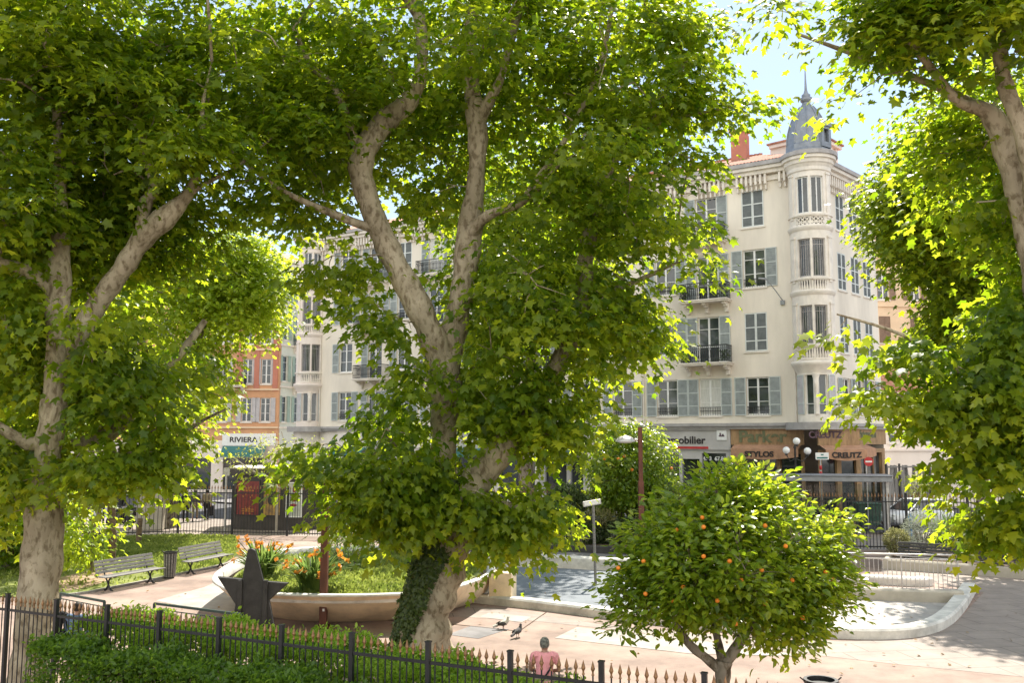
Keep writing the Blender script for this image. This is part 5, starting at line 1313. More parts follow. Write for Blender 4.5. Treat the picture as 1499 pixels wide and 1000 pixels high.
# street name sign
p = g(872, 856); t = thing('signpost', 'slim post with a tilted name board standing in the basin', 'signpost', p)
mb = MB(); mb.tube([p, p + Vector((-.06, 0, 2.55))], .045, 8); mb.build('post', M['wood'], t)
top = p + Vector((-.1, -.03, 2.58)); mt = Matrix.Translation(top) @ Matrix.Rotation(rad(-9), 4, 'Y') @ Matrix.Rotation(rad(6), 4, 'Z')
mb = MB(); mb.box(None, (.60, .05, .17), mtx=mt); bd = mb.build('board', M['galv'], t); bevel(bd, .02, 2)
mb = MB(); mb.box(None, (.5, .004, .1), mtx=mt @ Matrix.Translation((0, -.028, 0))); mb.build('board_face', M['whitep'], t)
# pigeons
def pigeon(label, p, rz, dark):
    t = thing('pigeon', label, 'pigeon', (0, 0, 0)); mb = MB()
    mb.tube([(.17, 0, .10), (.10, 0, .125), (.03, 0, .145), (-.05, 0, .16), (-.10, 0, .20), (-.115, 0, .25), (-.12, 0, .285), (-.125, 0, .305)], [.012, .035, .062, .068, .05, .03, .033, .012], 10)
    mb.tube([(.27, 0, .08), (.15, 0, .11)], [.03, .035], 6); bd = mb.build('body', M['greycloth'] if dark else M['white'], t, False)
    for s in (-1, 1):
        mb = MB(); mb.lathe((.05, s * .055, .14), [(.0, -.045), (.05, -.02), (.055, .01), (.02, .05), (0, .055)], 8, sx=2.3, sy=.35); mb.build('wing', M['dsteel'], t, False)
        mb = MB(); mb.tube([(0, s * .028, .1), (.005, s * .03, .04), (0, s * .03, .004)], [.012, .006, .006], 5); mb.tube([(.02, s * .03, .004), (-.045, s * .03, .004)], .006, 4); mb.build('leg', M['rust'], t, False)
    mb = MB(); mb.lathe((-.14, 0, .287), [(.009, 0), (0, .03)], 5, mtx=Matrix.Rotation(rad(-100), 3, 'Y')); mb.build('beak', M['dark'], t, False)
    t.location = p; t.rotation_euler = (0, 0, rz)
q = g(737, 922); pigeon('pale pigeon on the path farther from the seated man', q, rad(200), False)
q = g(758, 934); pigeon('dark grey pigeon on the path nearer the seated man', q, rad(235), True)
# planting beds at the back
q0 = g(1292, 836)
bd = thing('planting_bed', 'raised planting bed with a low stone edging behind the dark benches', 'planting bed', q0)
edge = [g(1292, 834), g(1400, 841), g(1520, 850), g(1700, 862)]
mb = wallstrip(edge, .22, .36, inward=1); mb.build('edging', M['wallgrey'], bd)
mb = wallstrip([g(1313, 806), g(1292, 834)], .22, .36, inward=1); mb.build('side_edging', M['wallgrey'], bd)
mb = MB(); poly = edge + [g(1700, 818), g(1316, 808)]; mb.add([(p.x, p.y, .3) for p in poly], [tuple(range(len(poly)))]); mb.build('soil', M['soil'], bd)
def bushpx(label, px, py, Y, rx, ry, ryd, leaf, n, m, tmpl=LO, name='shrub', **k):
    c = at(px, py, Y); s = mpp(Y); return bush(name, label, (c.x, c.y, c.z), (rx * s, ryd, ry * s), leaf, n, m, rng, tmpl, **k)
bushpx('boxy olive brown bush at the left end of the right hand planting bed', 1312, 793, 34.2, 17, 18, .5, .08, 2600, 'drybox')
bushpx('round silvery grey bush behind the dark bench', 1350, 778, 34.6, 25, 30, .75, .11, 3600, 'silver', LS)
bushpx('spiky green shrub to the right of the silvery bush', 1388, 786, 34.5, 22, 22, .6, .4, 420, 'strel', LS)
bushpx('dark round shrub at the right end of the planting bed', 1428, 782, 34.3, 25, 26, .7, .11, 2400, 'darkbush')
bushpx('bushy green shrub half hidden by the right tree leaves', 1482, 785, 34.0, 35, 26, .8, .13, 2000, 'darkbush')
bushpx('orange tinged dry shrub behind the silvery bush', 1342, 712, 47, 16, 16, .6, .22, 420, 'pale_leaf', LS)
q0 = g(900, 812)
bd = thing('planting_bed', 'shaded back planting bed under the clipped orange tree', 'planting bed', q0)
edge = [g(690, 808), g(760, 806), g(880, 811), g(1010, 818), g(1200, 823)]
mb = wallstrip(edge, .2, .3, inward=1); mb.build('edging', M['dsteel'], bd)
mb = MB(); poly = edge + [g(1200, 806), g(1000, 802), g(700, 795)]; mb.add([(p.x, p.y, .26) for p in poly], [tuple(range(len(poly)))]); mb.build('soil', M['soil'], bd)
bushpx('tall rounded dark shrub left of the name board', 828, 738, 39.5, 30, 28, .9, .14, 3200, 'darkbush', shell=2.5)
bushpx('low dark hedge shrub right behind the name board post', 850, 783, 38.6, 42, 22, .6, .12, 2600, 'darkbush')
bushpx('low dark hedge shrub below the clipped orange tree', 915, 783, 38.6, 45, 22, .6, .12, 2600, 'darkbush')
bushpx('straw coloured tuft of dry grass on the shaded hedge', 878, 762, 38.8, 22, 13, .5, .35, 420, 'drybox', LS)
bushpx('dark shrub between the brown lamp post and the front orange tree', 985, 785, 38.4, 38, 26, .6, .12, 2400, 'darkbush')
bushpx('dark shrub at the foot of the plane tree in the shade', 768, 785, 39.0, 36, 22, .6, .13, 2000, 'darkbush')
# street fence
sf = thing('iron_fence', 'tall black iron fence with small spear tips along the street behind the lawn', 'fence', fence_pts[3])
for a, b in zip(fence_pts, fence_pts[1:]):
    L_ = (b - a).length; nb = max(1, round(L_ / 2.5))
    for i in range(nb):
        p, q = a.lerp(b, i / nb), a.lerp(b, (i + 1) / nb)
        mb = MB(); mb.box((p.x, p.y, 1.15), (.09, .09, 2.3), dirang(a, b)); mb.ball((p.x, p.y, 2.34), .06, 8); mb.build('post', M['iron'], sf)
        mb, tp = MB(), MB(); n = 18
        for z in (.14, 2.0): mb.bar((p.x, p.y, z), (q.x, q.y, z), .04, .045)
        for k in range(1, n):
            r = p.lerp(q, k / n); mb.bar((r.x, r.y, .05), (r.x, r.y, 2.2), .022); tp.lathe((r.x, r.y, 2.18), [(.014, 0), (.034, .05), (0, .2)], 4, False)
        o = mb.build('railing_panel', M['iron'], sf); tp.build('spear_tips', M['gold'], o)
# dry leaves lying on the paths
n = 160; lp = np.zeros((n, 3)); rng = np.random.default_rng(77)
for i in range(n):
    q = g(rng.uniform(150, 1499), 862 + 138 * rng.beta(1.2, 1.2), .03); lp[i] = (q.x, q.y, rng.uniform(.025, .05))
D = rng.normal(size=(n, 3)); D[:, 2] *= .15; NR = rng.normal(size=(n, 3)) * .35; NR[:, 2] += 1
V, T_, ti = leaves(lp, D, NR, rng.uniform(.05, .1, n), rng.uniform(0, 1, n), LP)
M['dry'] = leafmat('dry_leaves', (.12, .075, .03), (.28, .18, .07), .2, .6)
tag(soup('leaf_litter', V, T_, ti, M['dry'], None, (0, 0, 0)), 'scattered dry leaves lying on the paths', 'leaves', None, 'stuff')
for a, b in (((655, 914), (760, 925)), ((760, 925), (800, 897)), ((880, 921), (940, 912)), ((1050, 962), (1120, 938)), ((560, 908), (650, 914))):
    mb = MB(); p, q = g(*a), g(*b); mb.bar((p.x, p.y, .004), (q.x, q.y, .004), .03, .012); mb.build('paving_joint', M['soil'])['kind'] = 'structure'
# ------------------------------------------------------------------ street objects
def gp(px, py): q = g(px, py); q.z = 0; return q
# kiosk
kb = [at(341, 770, 47.3), at(382, 770, 46.6), at(444, 770, 46.6), at(472, 770, 47.6), at(466, 770, 50.5), at(352, 770, 50.5)]
kb = [Vector((p.x, p.y, 0)) for p in kb]; kc = sum(kb, Vector()) / 6
K = thing('kiosk', 'dark bronze newspaper kiosk with poster panels behind the street fence', 'kiosk', kc)
mb = MB(); mb.prism([(p.x, p.y) for p in kb], -.01, 2.75); mb.build('body', M['kiosk'], K)
mb = MB(); ex = [kc + (p - kc) * 1.09 for p in kb]; mb.prism([(p.x, p.y) for p in ex], 2.752, 3.08); o = mb.build('roof', M['kiosk'], K); bevel(o, .03, 1)
mb = MB(); ex = [kc + (p - kc) * 1.1 for p in kb]; mb.prism([(p.x, p.y) for p in ex], 3.082, 3.14); mb.build('roof_edge', M['trim'], K)
mb = MB(); ex = [kc + (p - kc) * .98 for p in kb]; mb.prism([(p.x, p.y) for p in ex], 0, .1)
def kframe(i): a, b = kb[i], kb[i + 1]; d = (b - a).normalized(); n_ = Vector((d.y, -d.x, 0)); n_ = n_ if n_.y < 0 else -n_; return frame_of(a, d, n_), (b - a).length
def poster(fr, u0, u1, z0, z1, m, fm='dsteel'):
    mb = MB(); s = .06; d0, d1 = .004, .05
    mb.f_box(fr, u0 - s, u0, z0 - s, z1 + s, d0, d1); mb.f_box(fr, u1, u1 + s, z0 - s, z1 + s, d0, d1); mb.f_box(fr, u0, u1, z0 - s, z0, d0, d1); mb.f_box(fr, u0, u1, z1, z1 + s, d0, d1)
    o = mb.build('poster_frame', M[fm], K); p = MB(); p.f_box(fr, u0, u1, z0, z1, .004, .02); p.build('poster', M[m], o); return o
fr_, L_ = kframe(0); o = poster(fr_, .2, L_ - .15, .75, 2.45, 'poster1')
mb = MB(); um = (L_ + .05) / 2
for k in range(26): a = k * .7; mb.ball(fr_(um + .38 * math.cos(a * 1.9) * (.4 + .6 * random.random()), 1.5 + .7 * math.sin(a * 1.3), .022), random.uniform(.03, .07), 6, (1, .2, 1))
for z in (1.95, 1.0, .9): mb.f_box(fr_, um - .4, um + .4, z, z + .05, .021, .026)
mb.build('poster_print', M['ink'], o)
fr_, L_ = kframe(1); o = poster(fr_, .1, .95, .75, 2.4, 'poster2')
mb = MB(); mb.ball(fr_(.5, 1.55, .022), .3, 10, (.7, .05, 1)); mb.ball(fr_(.58, 1.95, .022), .14, 8, (1, .1, 1)); mb.build('poster_print', M['kiosk'], o)
o = poster(fr_, 1.3, 2.0, .7, 2.35, 'poster3', 'whitep')
mb = MB(); mb.ball(fr_(1.65, 1.6, .022), .22, 10, (.8, .05, .8)); mb.ball(fr_(1.65, 1.98, .022), .09, 8, (1, .2, 1)); mb.ball(fr_(1.62, 1.25, .022), .16, 8, (1.2, .1, .5)); mb.build('poster_print', M['wine'], o)
# concrete cabinet beside the grey trunk
a = at(222, 768, 47); mb = MB(); mb.box((a.x, a.y, 1.05), (1.3, .9, 2.1), rad(6)); mb.box((a.x, a.y, 2.13), (1.4, 1.0, .06), rad(6))
o = single('utility_cabinet', mb, M['wallgrey'], 'beige concrete cabinet standing left of the thick grey trunk', 'cabinet', (a.x, a.y, 0)); bevel(o, .02, 1)
# bus shelter
s0, s1 = at(1040, 775, 46.5), at(1303, 775, 44.6); s0.z = s1.z = 0
frB = frame_of(s0, s1 - s0, Vector(((s1 - s0).y, -(s1 - s0).x, 0))); LB = (s1 - s0).length
SH = thing('bus_shelter', 'long glass bus shelter with a flat grey metal roof in front of the timber shops', 'bus shelter', s0)
mb = MB(); mb.f_box(frB, -.1, LB + .15, 2.52, 2.78, -1.6, .35); mb.f_box(frB, -.15, LB + .2, 2.784, 2.84, -1.65, .42); o = mb.build('roof', M['grey'], SH); bevel(o, .03, 2)
for u in (.15, LB * .5, LB - .2): mb = MB(); mb.f_box(frB, u - .06, u + .06, 0, 2.515, -.12, .0); mb.build('post', M['grey'], SH)
mb = MB(); mb.f_box(frB, LB - .12, LB + .02, .0, 2.512, -1.2, .1); mb.build('end_panel', M['galv'], SH)
mb = MB()
for k in range(5): mb.f_box(frB, .2 + (LB - .5) * k / 5 + .03, .2 + (LB - .5) * (k + 1) / 5 - .03, .25, 2.4, -.075, -.06)
mb.build('glass_panes', M['cglass'], SH)
mb = MB(); mb.f_box(frB, .6, LB - 1.8, .44, .5, -.75, -.4)
for u in (1, LB * .45, LB - 2.2): mb.f_box(frB, u, u + .07, 0, .438, -.62, -.52)
mb.build('seat', M['wood'], SH)
# dumpster
p = at(1270, 752, 48); p.z = -.01; frG = frame_of(p, (1, -.08, 0), (-.08, -1, 0)); t = thing('dumpster', 'green street dumpster seen through the bus shelter glass', 'dumpster', p)
mb = MB(); V_ = [frG(u * k, z, d * k) for z, k in ((.15, .86), (1.2, 1)) for u, d in ((-.6, -.45), (.6, -.45), (.6, .45), (-.6, .45))]
mb.add(V_, [(3, 2, 1, 0), (4, 5, 6, 7), (0, 1, 5, 4), (1, 2, 6, 5), (2, 3, 7, 6), (3, 0, 4, 7)]); bevel(mb.build('body', M['greenc'], t), .03, 2)
mb = MB(); mb.f_box(frG, -.66, .66, 1.202, 1.28, -.5, .5); bevel(mb.build('lid', M['greenc'], t), .03, 2)
for u in (-.45, .45): mb = MB(); mb.tube([frG(u, .08, .25), frG(u + .05, .08, .25)], .08, 10); mb.build('wheel', M['rubber'], t)
# bicycle
p = at(1236, 760, 47.2); p.z = 0; t = thing('bicycle', 'dark bicycle parked behind the bus shelter glass', 'bicycle', p)
def tor(c, r, rr, n=20, ax=(1, 0, 0)): return [Vector(c) + Vector((r * math.cos(2 * math.pi * k / n), 0, r * math.sin(2 * math.pi * k / n))) for k in range(n + 1)]
for x in (-.5, .5):
    mb = MB(); mb.tube(tor((p.x + x, p.y, .34), .32, 0), .02, 6, False); w_ = mb.build('wheel', M['rubber'], t)
    mb = MB()
    for k in range(8): a = k * math.pi / 4; mb.bar((p.x + x, p.y, .34), (p.x + x + .31 * math.cos(a), p.y, .34 + .31 * math.sin(a)), .006)
    mb.build('spokes', M['galv'], w_)
mb = MB(); P2 = lambda x, z: (p.x + x, p.y, z)
for a, b in (((-.5, .34), (-.05, .3)), ((-.5, .34), (-.18, .78)), ((-.05, .3), (-.2, .88)), ((-.05, .3), (.36, .75)), ((-.18, .78), (.34, .82)), ((.5, .34), (.33, .95))): mb.tube([P2(*a), P2(*b)], .018, 6)
mb.build('frame', M['iron'], t)
mb = MB(); mb.tube([(p.x + .3, p.y - .25, .98), (p.x + .34, p.y, .96), (p.x + .3, p.y + .25, .98)], .014, 6); mb.build('handlebar', M['iron'], t)
mb = MB(); mb.box((p.x - .21, p.y, .9), (.26, .13, .06)); bevel(mb.build('saddle', M['rubber'], t), .02, 2)
# cars
def car(label, loc, rz, paint, group=None, cat='car', van=False):
    t = thing('parked_car', label, cat, (0, 0, 0), 0, group); L_, W_ = 4.1, 1.72
    hs_ = [(-2.05, .32, .62, .70), (-2.0, .26, .80, .80), (-1.6, .2, .92, .85), (-.5, .2, .95, .86), (.8, .2, .93, .86), (1.45, .2, .84, .83), (1.95, .26, .70, .76), (2.05, .34, .58, .66)]
    mb = MB(); rings = []
    for x, z0, z1, w in hs_: rings.append([Vector((x, y, z)) for y, z in ((-w * .9, z0), (-w, z0 + .12), (-w, z1 - .16), (-w * .9, z1), (w * .9, z1), (w, z1 - .16), (w, z0 + .12), (w * .9, z0))])
    mb.loft(rings, True, True, True); bd = mb.build('body', M[paint], t, False)
    top = 1.46 if not van else 1.85
    gs = [(-1.85 if not van else -2.0, .90, .92, .78), (-1.35 if not van else -1.95, .90, top - .04, .64), (-.3, .92, top, .66), (.25, .92, top - .03, .65), (1.05, .88, .93, .76)]
    mb = MB(); rings = [[Vector((x, y, z)) for y, z in ((-.80, z0), (-w, z1), (w, z1), (.80, z0))] for x, z0, z1, w in gs]
    mb.loft(rings, True, False, True); mb.build('glasshouse', M['glass'], t, False)
    mb = MB(); rings = [[Vector((x, y, z)) for y, z in ((-w - .012, z1 - .06), (-w + .05, z1 + .035), (w - .05, z1 + .035), (w + .012, z1 - .06))] for x, z0, z1, w in gs[1:4]]
    mb.loft(rings, True, True, True)
    for s in (-1, 1):
        for (x0, z0, w0), (x1, z1, w1) in (((1.06, .9, .79), (.26, top - .02, .66)), ((-.35, .93, .8), (-.33, top, .67)), ((-1.84, .9, .8), (-1.34, top - .04, .65))): mb.bar((x0, s * w0, z0), (x1, s * w1, z1), .07, .05)
    mb.build('roof', M[paint], t, False)
    for x in (-1.28, 1.28):
        for s in (-1, 1):
            mb = MB(); mb.tube([(x, s * .62, .31), (x, s * .84, .31)], .31, 18); w_ = mb.build('wheel', M['rubber'], t, False)
            mb = MB(); mb.tube([(x, s * .83, .31), (x, s * .862, .31)], .19, 14); mb.build('rim', M['galv'], w_, False)
    for s in (-1, 1):
        mb = MB(); mb.ball((1.93, s * .56, .66), .13, 8, (.7, 1.2, .7)); mb.build('headlight', M['whitep'], t, False)
        mb = MB(); mb.box((-2.0, s * .62, .72), (.1, .22, .16)); mb.build('tail_light', M['redp'], t, False)
        mb = MB(); mb.ball((.75, s * .93, .98), .1, 8, (.7, .9, .7)); mb.build('mirror', M[paint], t, False)
    t.location = loc; t.rotation_euler = (0, 0, rz); return t
sdir = math.atan2(-dL.y, -dL.x)
for (px, Y, pt, lab) in ((800, 48.5, 'car_grey', 'steel blue parked car behind the tall rounded shrub'), (885, 47.2, 'car_dark', 'dark blue parked car behind the clipped orange tree'), (968, 46.0, 'car_grey', 'steel blue parked car to the right of the brown lamp post')):
    p = at(px, 760, Y); car(lab, (p.x, p.y, -.13), sdir + math.pi, pt, 'cars parked along the street')
p = at(1338, 730, 50); car('white car parked by the grey boards on the right', (p.x, p.y, -.13), rad(200), 'car_white')
p = at(1495, 700, 47); car('pale blue white van glimpsed through leaves at the right edge', (p.x, p.y, -.13), rad(175), 'car_white', cat='van', van=True)
# boards
p = at(1298, 730, 55); q = at(1362, 730, 56); p.z = q.z = 0; t = thing('board_fence', 'tall grey timber board fence next to the timber shops', 'fence', p)
mb = MB(); n = 16
for k in range(n): a = p.lerp(q, k / n); b = p.lerp(q, (k + .93) / n); mb.bar((a.x, a.y, 1.5 + random.uniform(-.03, .03)), (b.x, b.y, 1.5), .03, 3.0)
mb.build('boards', M['hoard'], t); mb = MB(); mb.bar((p.x, p.y - .05, 2.9), (q.x, q.y - .05, 2.9), .08, .1); mb.build('top_rail', M['hoard'], t)
for k in (.0, .3, 1): a = p.lerp(q, k); mb = MB(); mb.box((a.x, a.y - .1, 1.55), (.1, .1, 3.1)); mb.build('post', M['dsteel'], t)
# triple globe lamp
p = at(1167, 760, 46.8); p.z = 0; t = thing('street_lamp', 'street lamp with three white globes in front of the timber shops', 'street lamp', p)
mb = MB(); mb.lathe(p, [(.14, 0), (.12, .4), (.06, .5), (.05, 4.1), (.09, 4.15), (.04, 4.3)], 10); mb.build('post', M['dsteel'], t)
for px, py in ((1151, 659.5), (1166, 646), (1182, 660.5)):
    c = at(px, py, 46.8); mb = MB()
    if px != 1166: mb.tube([p + Vector((0, 0, 3.6)), p.lerp(Vector((c.x, c.y, p.z)), .6) + Vector((0, 0, 3.45)), (c.x, c.y, c.z - .22)], .025, 6)
    mb.lathe((c.x, c.y, c.z - .26), [(.05, 0), (.09, .05), (.06, .09)], 8); a_ = mb.build('arm', M['dsteel'], t); mb = MB(); mb.ball(c, .185, 16); mb.build('globe', M['globe'], a_)
# traffic signs
p = at(1271, 760, 47.5); p.z = 0; c = at(1271, 676, 47.5); t = thing('road_sign', 'round red no entry sign with a white bar', 'sign', p)
mb = MB(); mb.tube([p, (p.x, p.y, c.z + .1)], .035, 8); mb.build('post', M['galv'], t)
mb = MB(); mb.tube([(c.x, c.y - .06, c.z), (c.x, c.y - .04, c.z)], .24, 24, sm=False); dsc = mb.build('disc', M['redp'], t)
mb = MB(); mb.box((c.x, c.y - .065, c.z), (.34, .008, .08)); mb.build('white_bar', M['whitep'], dsc)
p = at(1204, 760, 47); p.z = 0; c = at(1203, 668, 47); t = thing('direction_sign', 'small white direction sign on a post between the globe lamp and the no entry sign', 'sign', p)
mb = MB(); mb.tube([p, (p.x, p.y, c.z)], .035, 8); mb.build('post', M['galv'], t); mb = MB(); mb.box((c.x, c.y - .05, c.z), (.68, .02, .36)); b_ = mb.build('plate', M['whitep'], t)
mb = MB(); mb.box((c.x, c.y - .062, c.z - .09), (.56, .004, .08)); mb.box((c.x, c.y - .062, c.z + .07), (.14, .004, .07)); mb.build('plate_print', M['teal'], b_)
mb = MB(); mb.lathe((p.x, p.y, c.z - 1.1), [(.05, 0), (.07, .02), (.07, .3), (.05, .32)], 8); mb.lathe((p.x, p.y, c.z - .7), [(.05, 0), (.07, .02), (.07, .2), (.05, .22)], 8); mb.build('red_bands', M['redp'], t)
p = at(1332, 742, 44); p.z = 0; mb = MB(); mb.lathe(p, [(.06, 0), (.06, .7), (.09, .72), (.09, 1.0), (.05, 1.05)], 8); mb.box((p.x, p.y, .86), (.42, .1, .12)); single('bollard', mb, M['blue'], 'small bright blue post beside the white car', 'post', p)
# slim grey mast near the kiosk
p = at(329, 770, 46.2); p.z = 0; mb = MB(); mb.tube([p, p + Vector((0, 0, 2.9))], .05, 8); mb.box((p.x, p.y, 2.95), (.3, .06, .4)); single('signpost', mb, M['galv'], 'slim grey post standing left of the kiosk', 'signpost', p)

# ------------------------------------------------------------------ people
def limb(mb, P, r, n=8): a, b = crpts(P, r, 3); mb.tube(a, b, n)
def hand(mb, w, d, s, sc=1.0):
    w, d = Vector(w), Vector(d).normalized(); side = Vector((s, 0, 0)); side = (side - d * side.dot(d)).normalized(); nrm_ = d.cross(side)
    mb.tube([w, w + d * .05, w + d * .095], [.024, .036, .03], 8)
    for k, L_ in enumerate((.062, .075, .07, .052)):
        b = w + d * .085 + side * (.027 - .018 * k); mb.tube([b, b + d * L_ * .55 + nrm_ * .008 * s, b + d * L_ * .9 + nrm_ * .03 * s], [.0095, .0088, .007], 6)
    b = w + d * .03 + side * .028; mb.tube([b, b + side * .028 + d * .03, b + side * .034 + d * .062], [.011, .0095, .008], 6)
def person(label, loc, rz, J, col, hs=1.0, hat=None, hairlong=False, vox=.014, extra=None, group=None):
    """J: joints (facing +Y). keys hip, chest, neck, head, then L/R shoulder, elbow, wrist, hip, knee, ankle"""
    t = thing('person', label, 'person', (0, 0, 0), 0, group)
    V_ = lambda k: Vector(J[k])
    mb = MB()
    hd = V_('head'); fw = Vector(J.get('face', (0, 1, 0))).normalized(); rt = Vector((fw.y, -fw.x, 0)).normalized()
    mb.lathe(hd, [(0, -.125), (.04, -.12), (.062, -.085), (.075, -.03), (.08, .03), (.068, .085), (.035, .118), (0, .125)], 14, sy=1.18)
    mb.tube([V_('neck') - Vector((0, 0, .04)), hd - Vector((0, 0, .06))], [.062, .054], 10)
    mb.tube([hd + fw * .085 + Vector((0, 0, .02)), hd + fw * .113 + Vector((0, 0, -.022)), hd + fw * .088 + Vector((0, 0, -.03))], [.008, .016, .01], 6)
    mb.ball(hd + fw * .083 + Vector((0, 0, -.058)), .022, 8, (1.3, .7, .5)); mb.ball(hd + fw * .072 + Vector((0, 0, -.095)), .03, 8)
    for s in (-1, 1): mb.ball(hd + rt * s * .082 + Vector((0, 0, -.005)), .026, 8, (.5, .8, 1.2)); mb.ball(hd + fw * .082 + rt * s * .032 + Vector((0, 0, .035)), .012, 6)
    a, b, c = V_('hip'), V_('chest'), V_('neck')
    def torso(m_, g_): 
        rings = []
        for k, (q, rx, ry) in enumerate(((0, .155, .115), (.25, .145, .105), (.5, .15, .105), (.75, .17, .115), (.93, .15, .095), (1.03, .075, .065))):
            cc = a.lerp(b, q / .62) if q < .62 else b.lerp(c, (q - .62) / .41)
            rings.append([cc + Vector(((rx + g_) * math.cos(x), (ry + g_) * math.sin(x), 0)) for x in np.linspace(0, 2 * math.pi, 14, endpoint=False)])
        m_.loft(rings, True, True, True)
    torso(mb, 0)
    for s in 'LR':
        sg = -1 if s == 'L' else 1
        limb(mb, [V_('neck').lerp(V_(s + 'sho'), .55) - Vector((0, 0, .03)), V_(s + 'sho'), V_(s + 'elb'), V_(s + 'wri')], [.06, .057, .041, .028]); hand(mb, V_(s + 'wri'), V_(s + 'wri') - V_(s + 'elb'), -sg)
        limb(mb, [V_(s + 'hip') + Vector((0, 0, .06)), V_(s + 'hip'), V_(s + 'kne'), V_(s + 'ank')], [.085, .088, .056, .04])
        f_ = V_(s + 'ank'); mb.tube([f_ + Vector((0, -.05, -.03)), f_ + Vector((0, .06, -.045)), f_ + Vector((0, .17, -.06))], [.04, .042, .026], 8)
    o = mb.build('body', M['skin'], t, False); r = o.modifiers.new('skin_fuse', 'REMESH'); r.mode = 'VOXEL'; r.voxel_size = vox; r.use_smooth_shade = True
    m_ = MB(); torso(m_, .016)
    for s in 'LR':
        e = V_(s + 'elb'); w = e.lerp(V_(s + 'wri'), col.get('sleeve', .85)) if col.get('sleeve', .85) > 0 else V_(s + 'sho').lerp(e, .6)
        P_ = [V_('neck').lerp(V_(s + 'sho'), .5) - Vector((0, 0, .03)), V_(s + 'sho'), e, w] if col.get('sleeve', .85) > 0 else [V_('neck').lerp(V_(s + 'sho'), .5) - Vector((0, 0, .03)), V_(s + 'sho'), w]
        limb(m_, P_, [.07, .075, .058, .044][:len(P_)])
    o = m_.build('shirt', M[col['top']], t, False); r = o.modifiers.new('cloth_fuse', 'REMESH'); r.mode = 'VOXEL'; r.voxel_size = vox; r.use_smooth_shade = True
    m_ = MB()
    for s in 'LR': limb(m_, [V_('hip').lerp(V_(s + 'hip'), .7) + Vector((0, 0, .08)), V_(s + 'hip'), V_(s + 'kne'), V_(s + 'ank').lerp(V_(s + 'kne'), .08 + col.get('short', 0))], [.11, .108, .075, .06])
    mb = m_; rings = [[a + Vector((.165 * math.cos(x), .125 * math.sin(x), z)) for x in np.linspace(0, 2 * math.pi, 14, endpoint=False)] for z in (-.08, .1)]; m_.loft(rings, True, True, True)
    o = m_.build('trousers', M[col['leg']], t, False); r = o.modifiers.new('cloth_fuse', 'REMESH'); r.mode = 'VOXEL'; r.voxel_size = vox; r.use_smooth_shade = True
    for s in 'LR': m_ = MB(); f_ = V_(s + 'ank'); m_.tube([f_ + Vector((0, -.07, -.04)), f_ + Vector((0, .05, -.045)), f_ + Vector((0, .2, -.065))], [.045, .05, .03], 8); m_.build('shoe', M['rubber'], t, False)
    m_ = MB(); back = hd - fw * .018
    m_.lathe(back + Vector((0, 0, .0)), [(.078, -.05), (.09, 0), (.092, .04), (.08, .09), (.045, .128), (0, .138)], 14, sy=1.15)
    if hairlong: m_.tube([back - fw * .05 + Vector((0, 0, .02)), back - fw * .075 + Vector((0, 0, -.12)), back - fw * .07 + Vector((0, 0, -.22))], [.07, .065, .03], 8)
    m_.build('hair' if not hat else 'cap', M[hat or 'hair'], t, False)
    if extra: extra(t, J)
    t.location = loc; t.rotation_euler = (0, 0, rz); t.scale = (hs, hs, hs); return t
def stand(stride=0.0, arm=0.0):
    return dict(hip=(0, 0, .95), chest=(0, .02, 1.25), neck=(0, .01, 1.47), head=(0, .04, 1.6), Lsho=(-.19, 0, 1.41), Rsho=(.19, 0, 1.41), Lelb=(-.25, -.05 + arm, 1.13), Relb=(.25, -.05 - arm, 1.13), Lwri=(-.24, .06 + 1.6 * arm, .89), Rwri=(.24, .06 - 1.2 * arm, .89),
                Lhip=(-.09, 0, .9), Rhip=(.09, 0, .9), Lkne=(-.1, .05 + stride * .6, .5), Rkne=(.1, .05 - stride * .25, .49), Lank=(-.1, stride, .09), Rank=(.1, -stride, .1 + abs(stride) * .25))
wk = 'people walking on the pavement beyond the street fence'
def stroll(t, J):
    mb = MB(); mb.tube([(.24, .1, .86), (.3, .3, .9), (.3, .55, .55), (.3, .7, .2)], .02, 6); mb.tube([(.3, .75, .1), (.34, .75, .1)], .1, 10); mb.tube([(.3, .35, .1), (.34, .35, .1)], .1, 10); mb.box((.3, .55, .45), (.3, .4, .3)); mb.build('cart', M['black'], t, False)
p = gp(271, 765); person('person in long dark clothes walking, leftmost of the three beyond the fence', p, rad(20), stand(.16, .05), dict(top='black', leg='black', sleeve=.9), 1.0, vox=.02, group=wk, hairlong=True)
p = gp(285, 763); person('person in a dark top and pale trousers walking between two others beyond the fence', p, rad(15), stand(-.24, -.12), dict(top='greycloth', leg='khaki', sleeve=.3, short=.3), 1.0, vox=.02, group=wk)
p = gp(302, 762); person('person in a grey top walking, rightmost of the three beyond the fence', p, rad(10), stand(.18, .08), dict(top='galv' if False else 'khaki', leg='black', sleeve=.3), 1.0, vox=.02, group=wk)
p = gp(308, 760)
t = thing('shopping_trolley', 'dark two wheeled shopping trolley beside the rightmost walker', 'trolley', p)
mb = MB(); mb.box((p.x, p.y, .48), (.34, .28, .6)); bevel(mb.build('bag', M['black'], t), .05, 2)
mb = MB(); mb.tube([(p.x - .14, p.y + .14, .1), (p.x - .14, p.y + .16, .95), (p.x + .14, p.y + .16, .95), (p.x + .14, p.y + .14, .1)], .014, 6); mb.build('frame', M['dsteel'], t)
for s in (-1, 1): mb = MB(); mb.tube([(p.x + s * .17, p.y + .1, .09), (p.x + s * .2, p.y + .1, .09)], .09, 12); mb.build('wheel', M['rubber'], t)
p = gp(176, 766); person('person in black clothes standing by the scooters behind the lawn', p, rad(160), stand(.03), dict(top='black', leg='black'), 1.0, vox=.02)
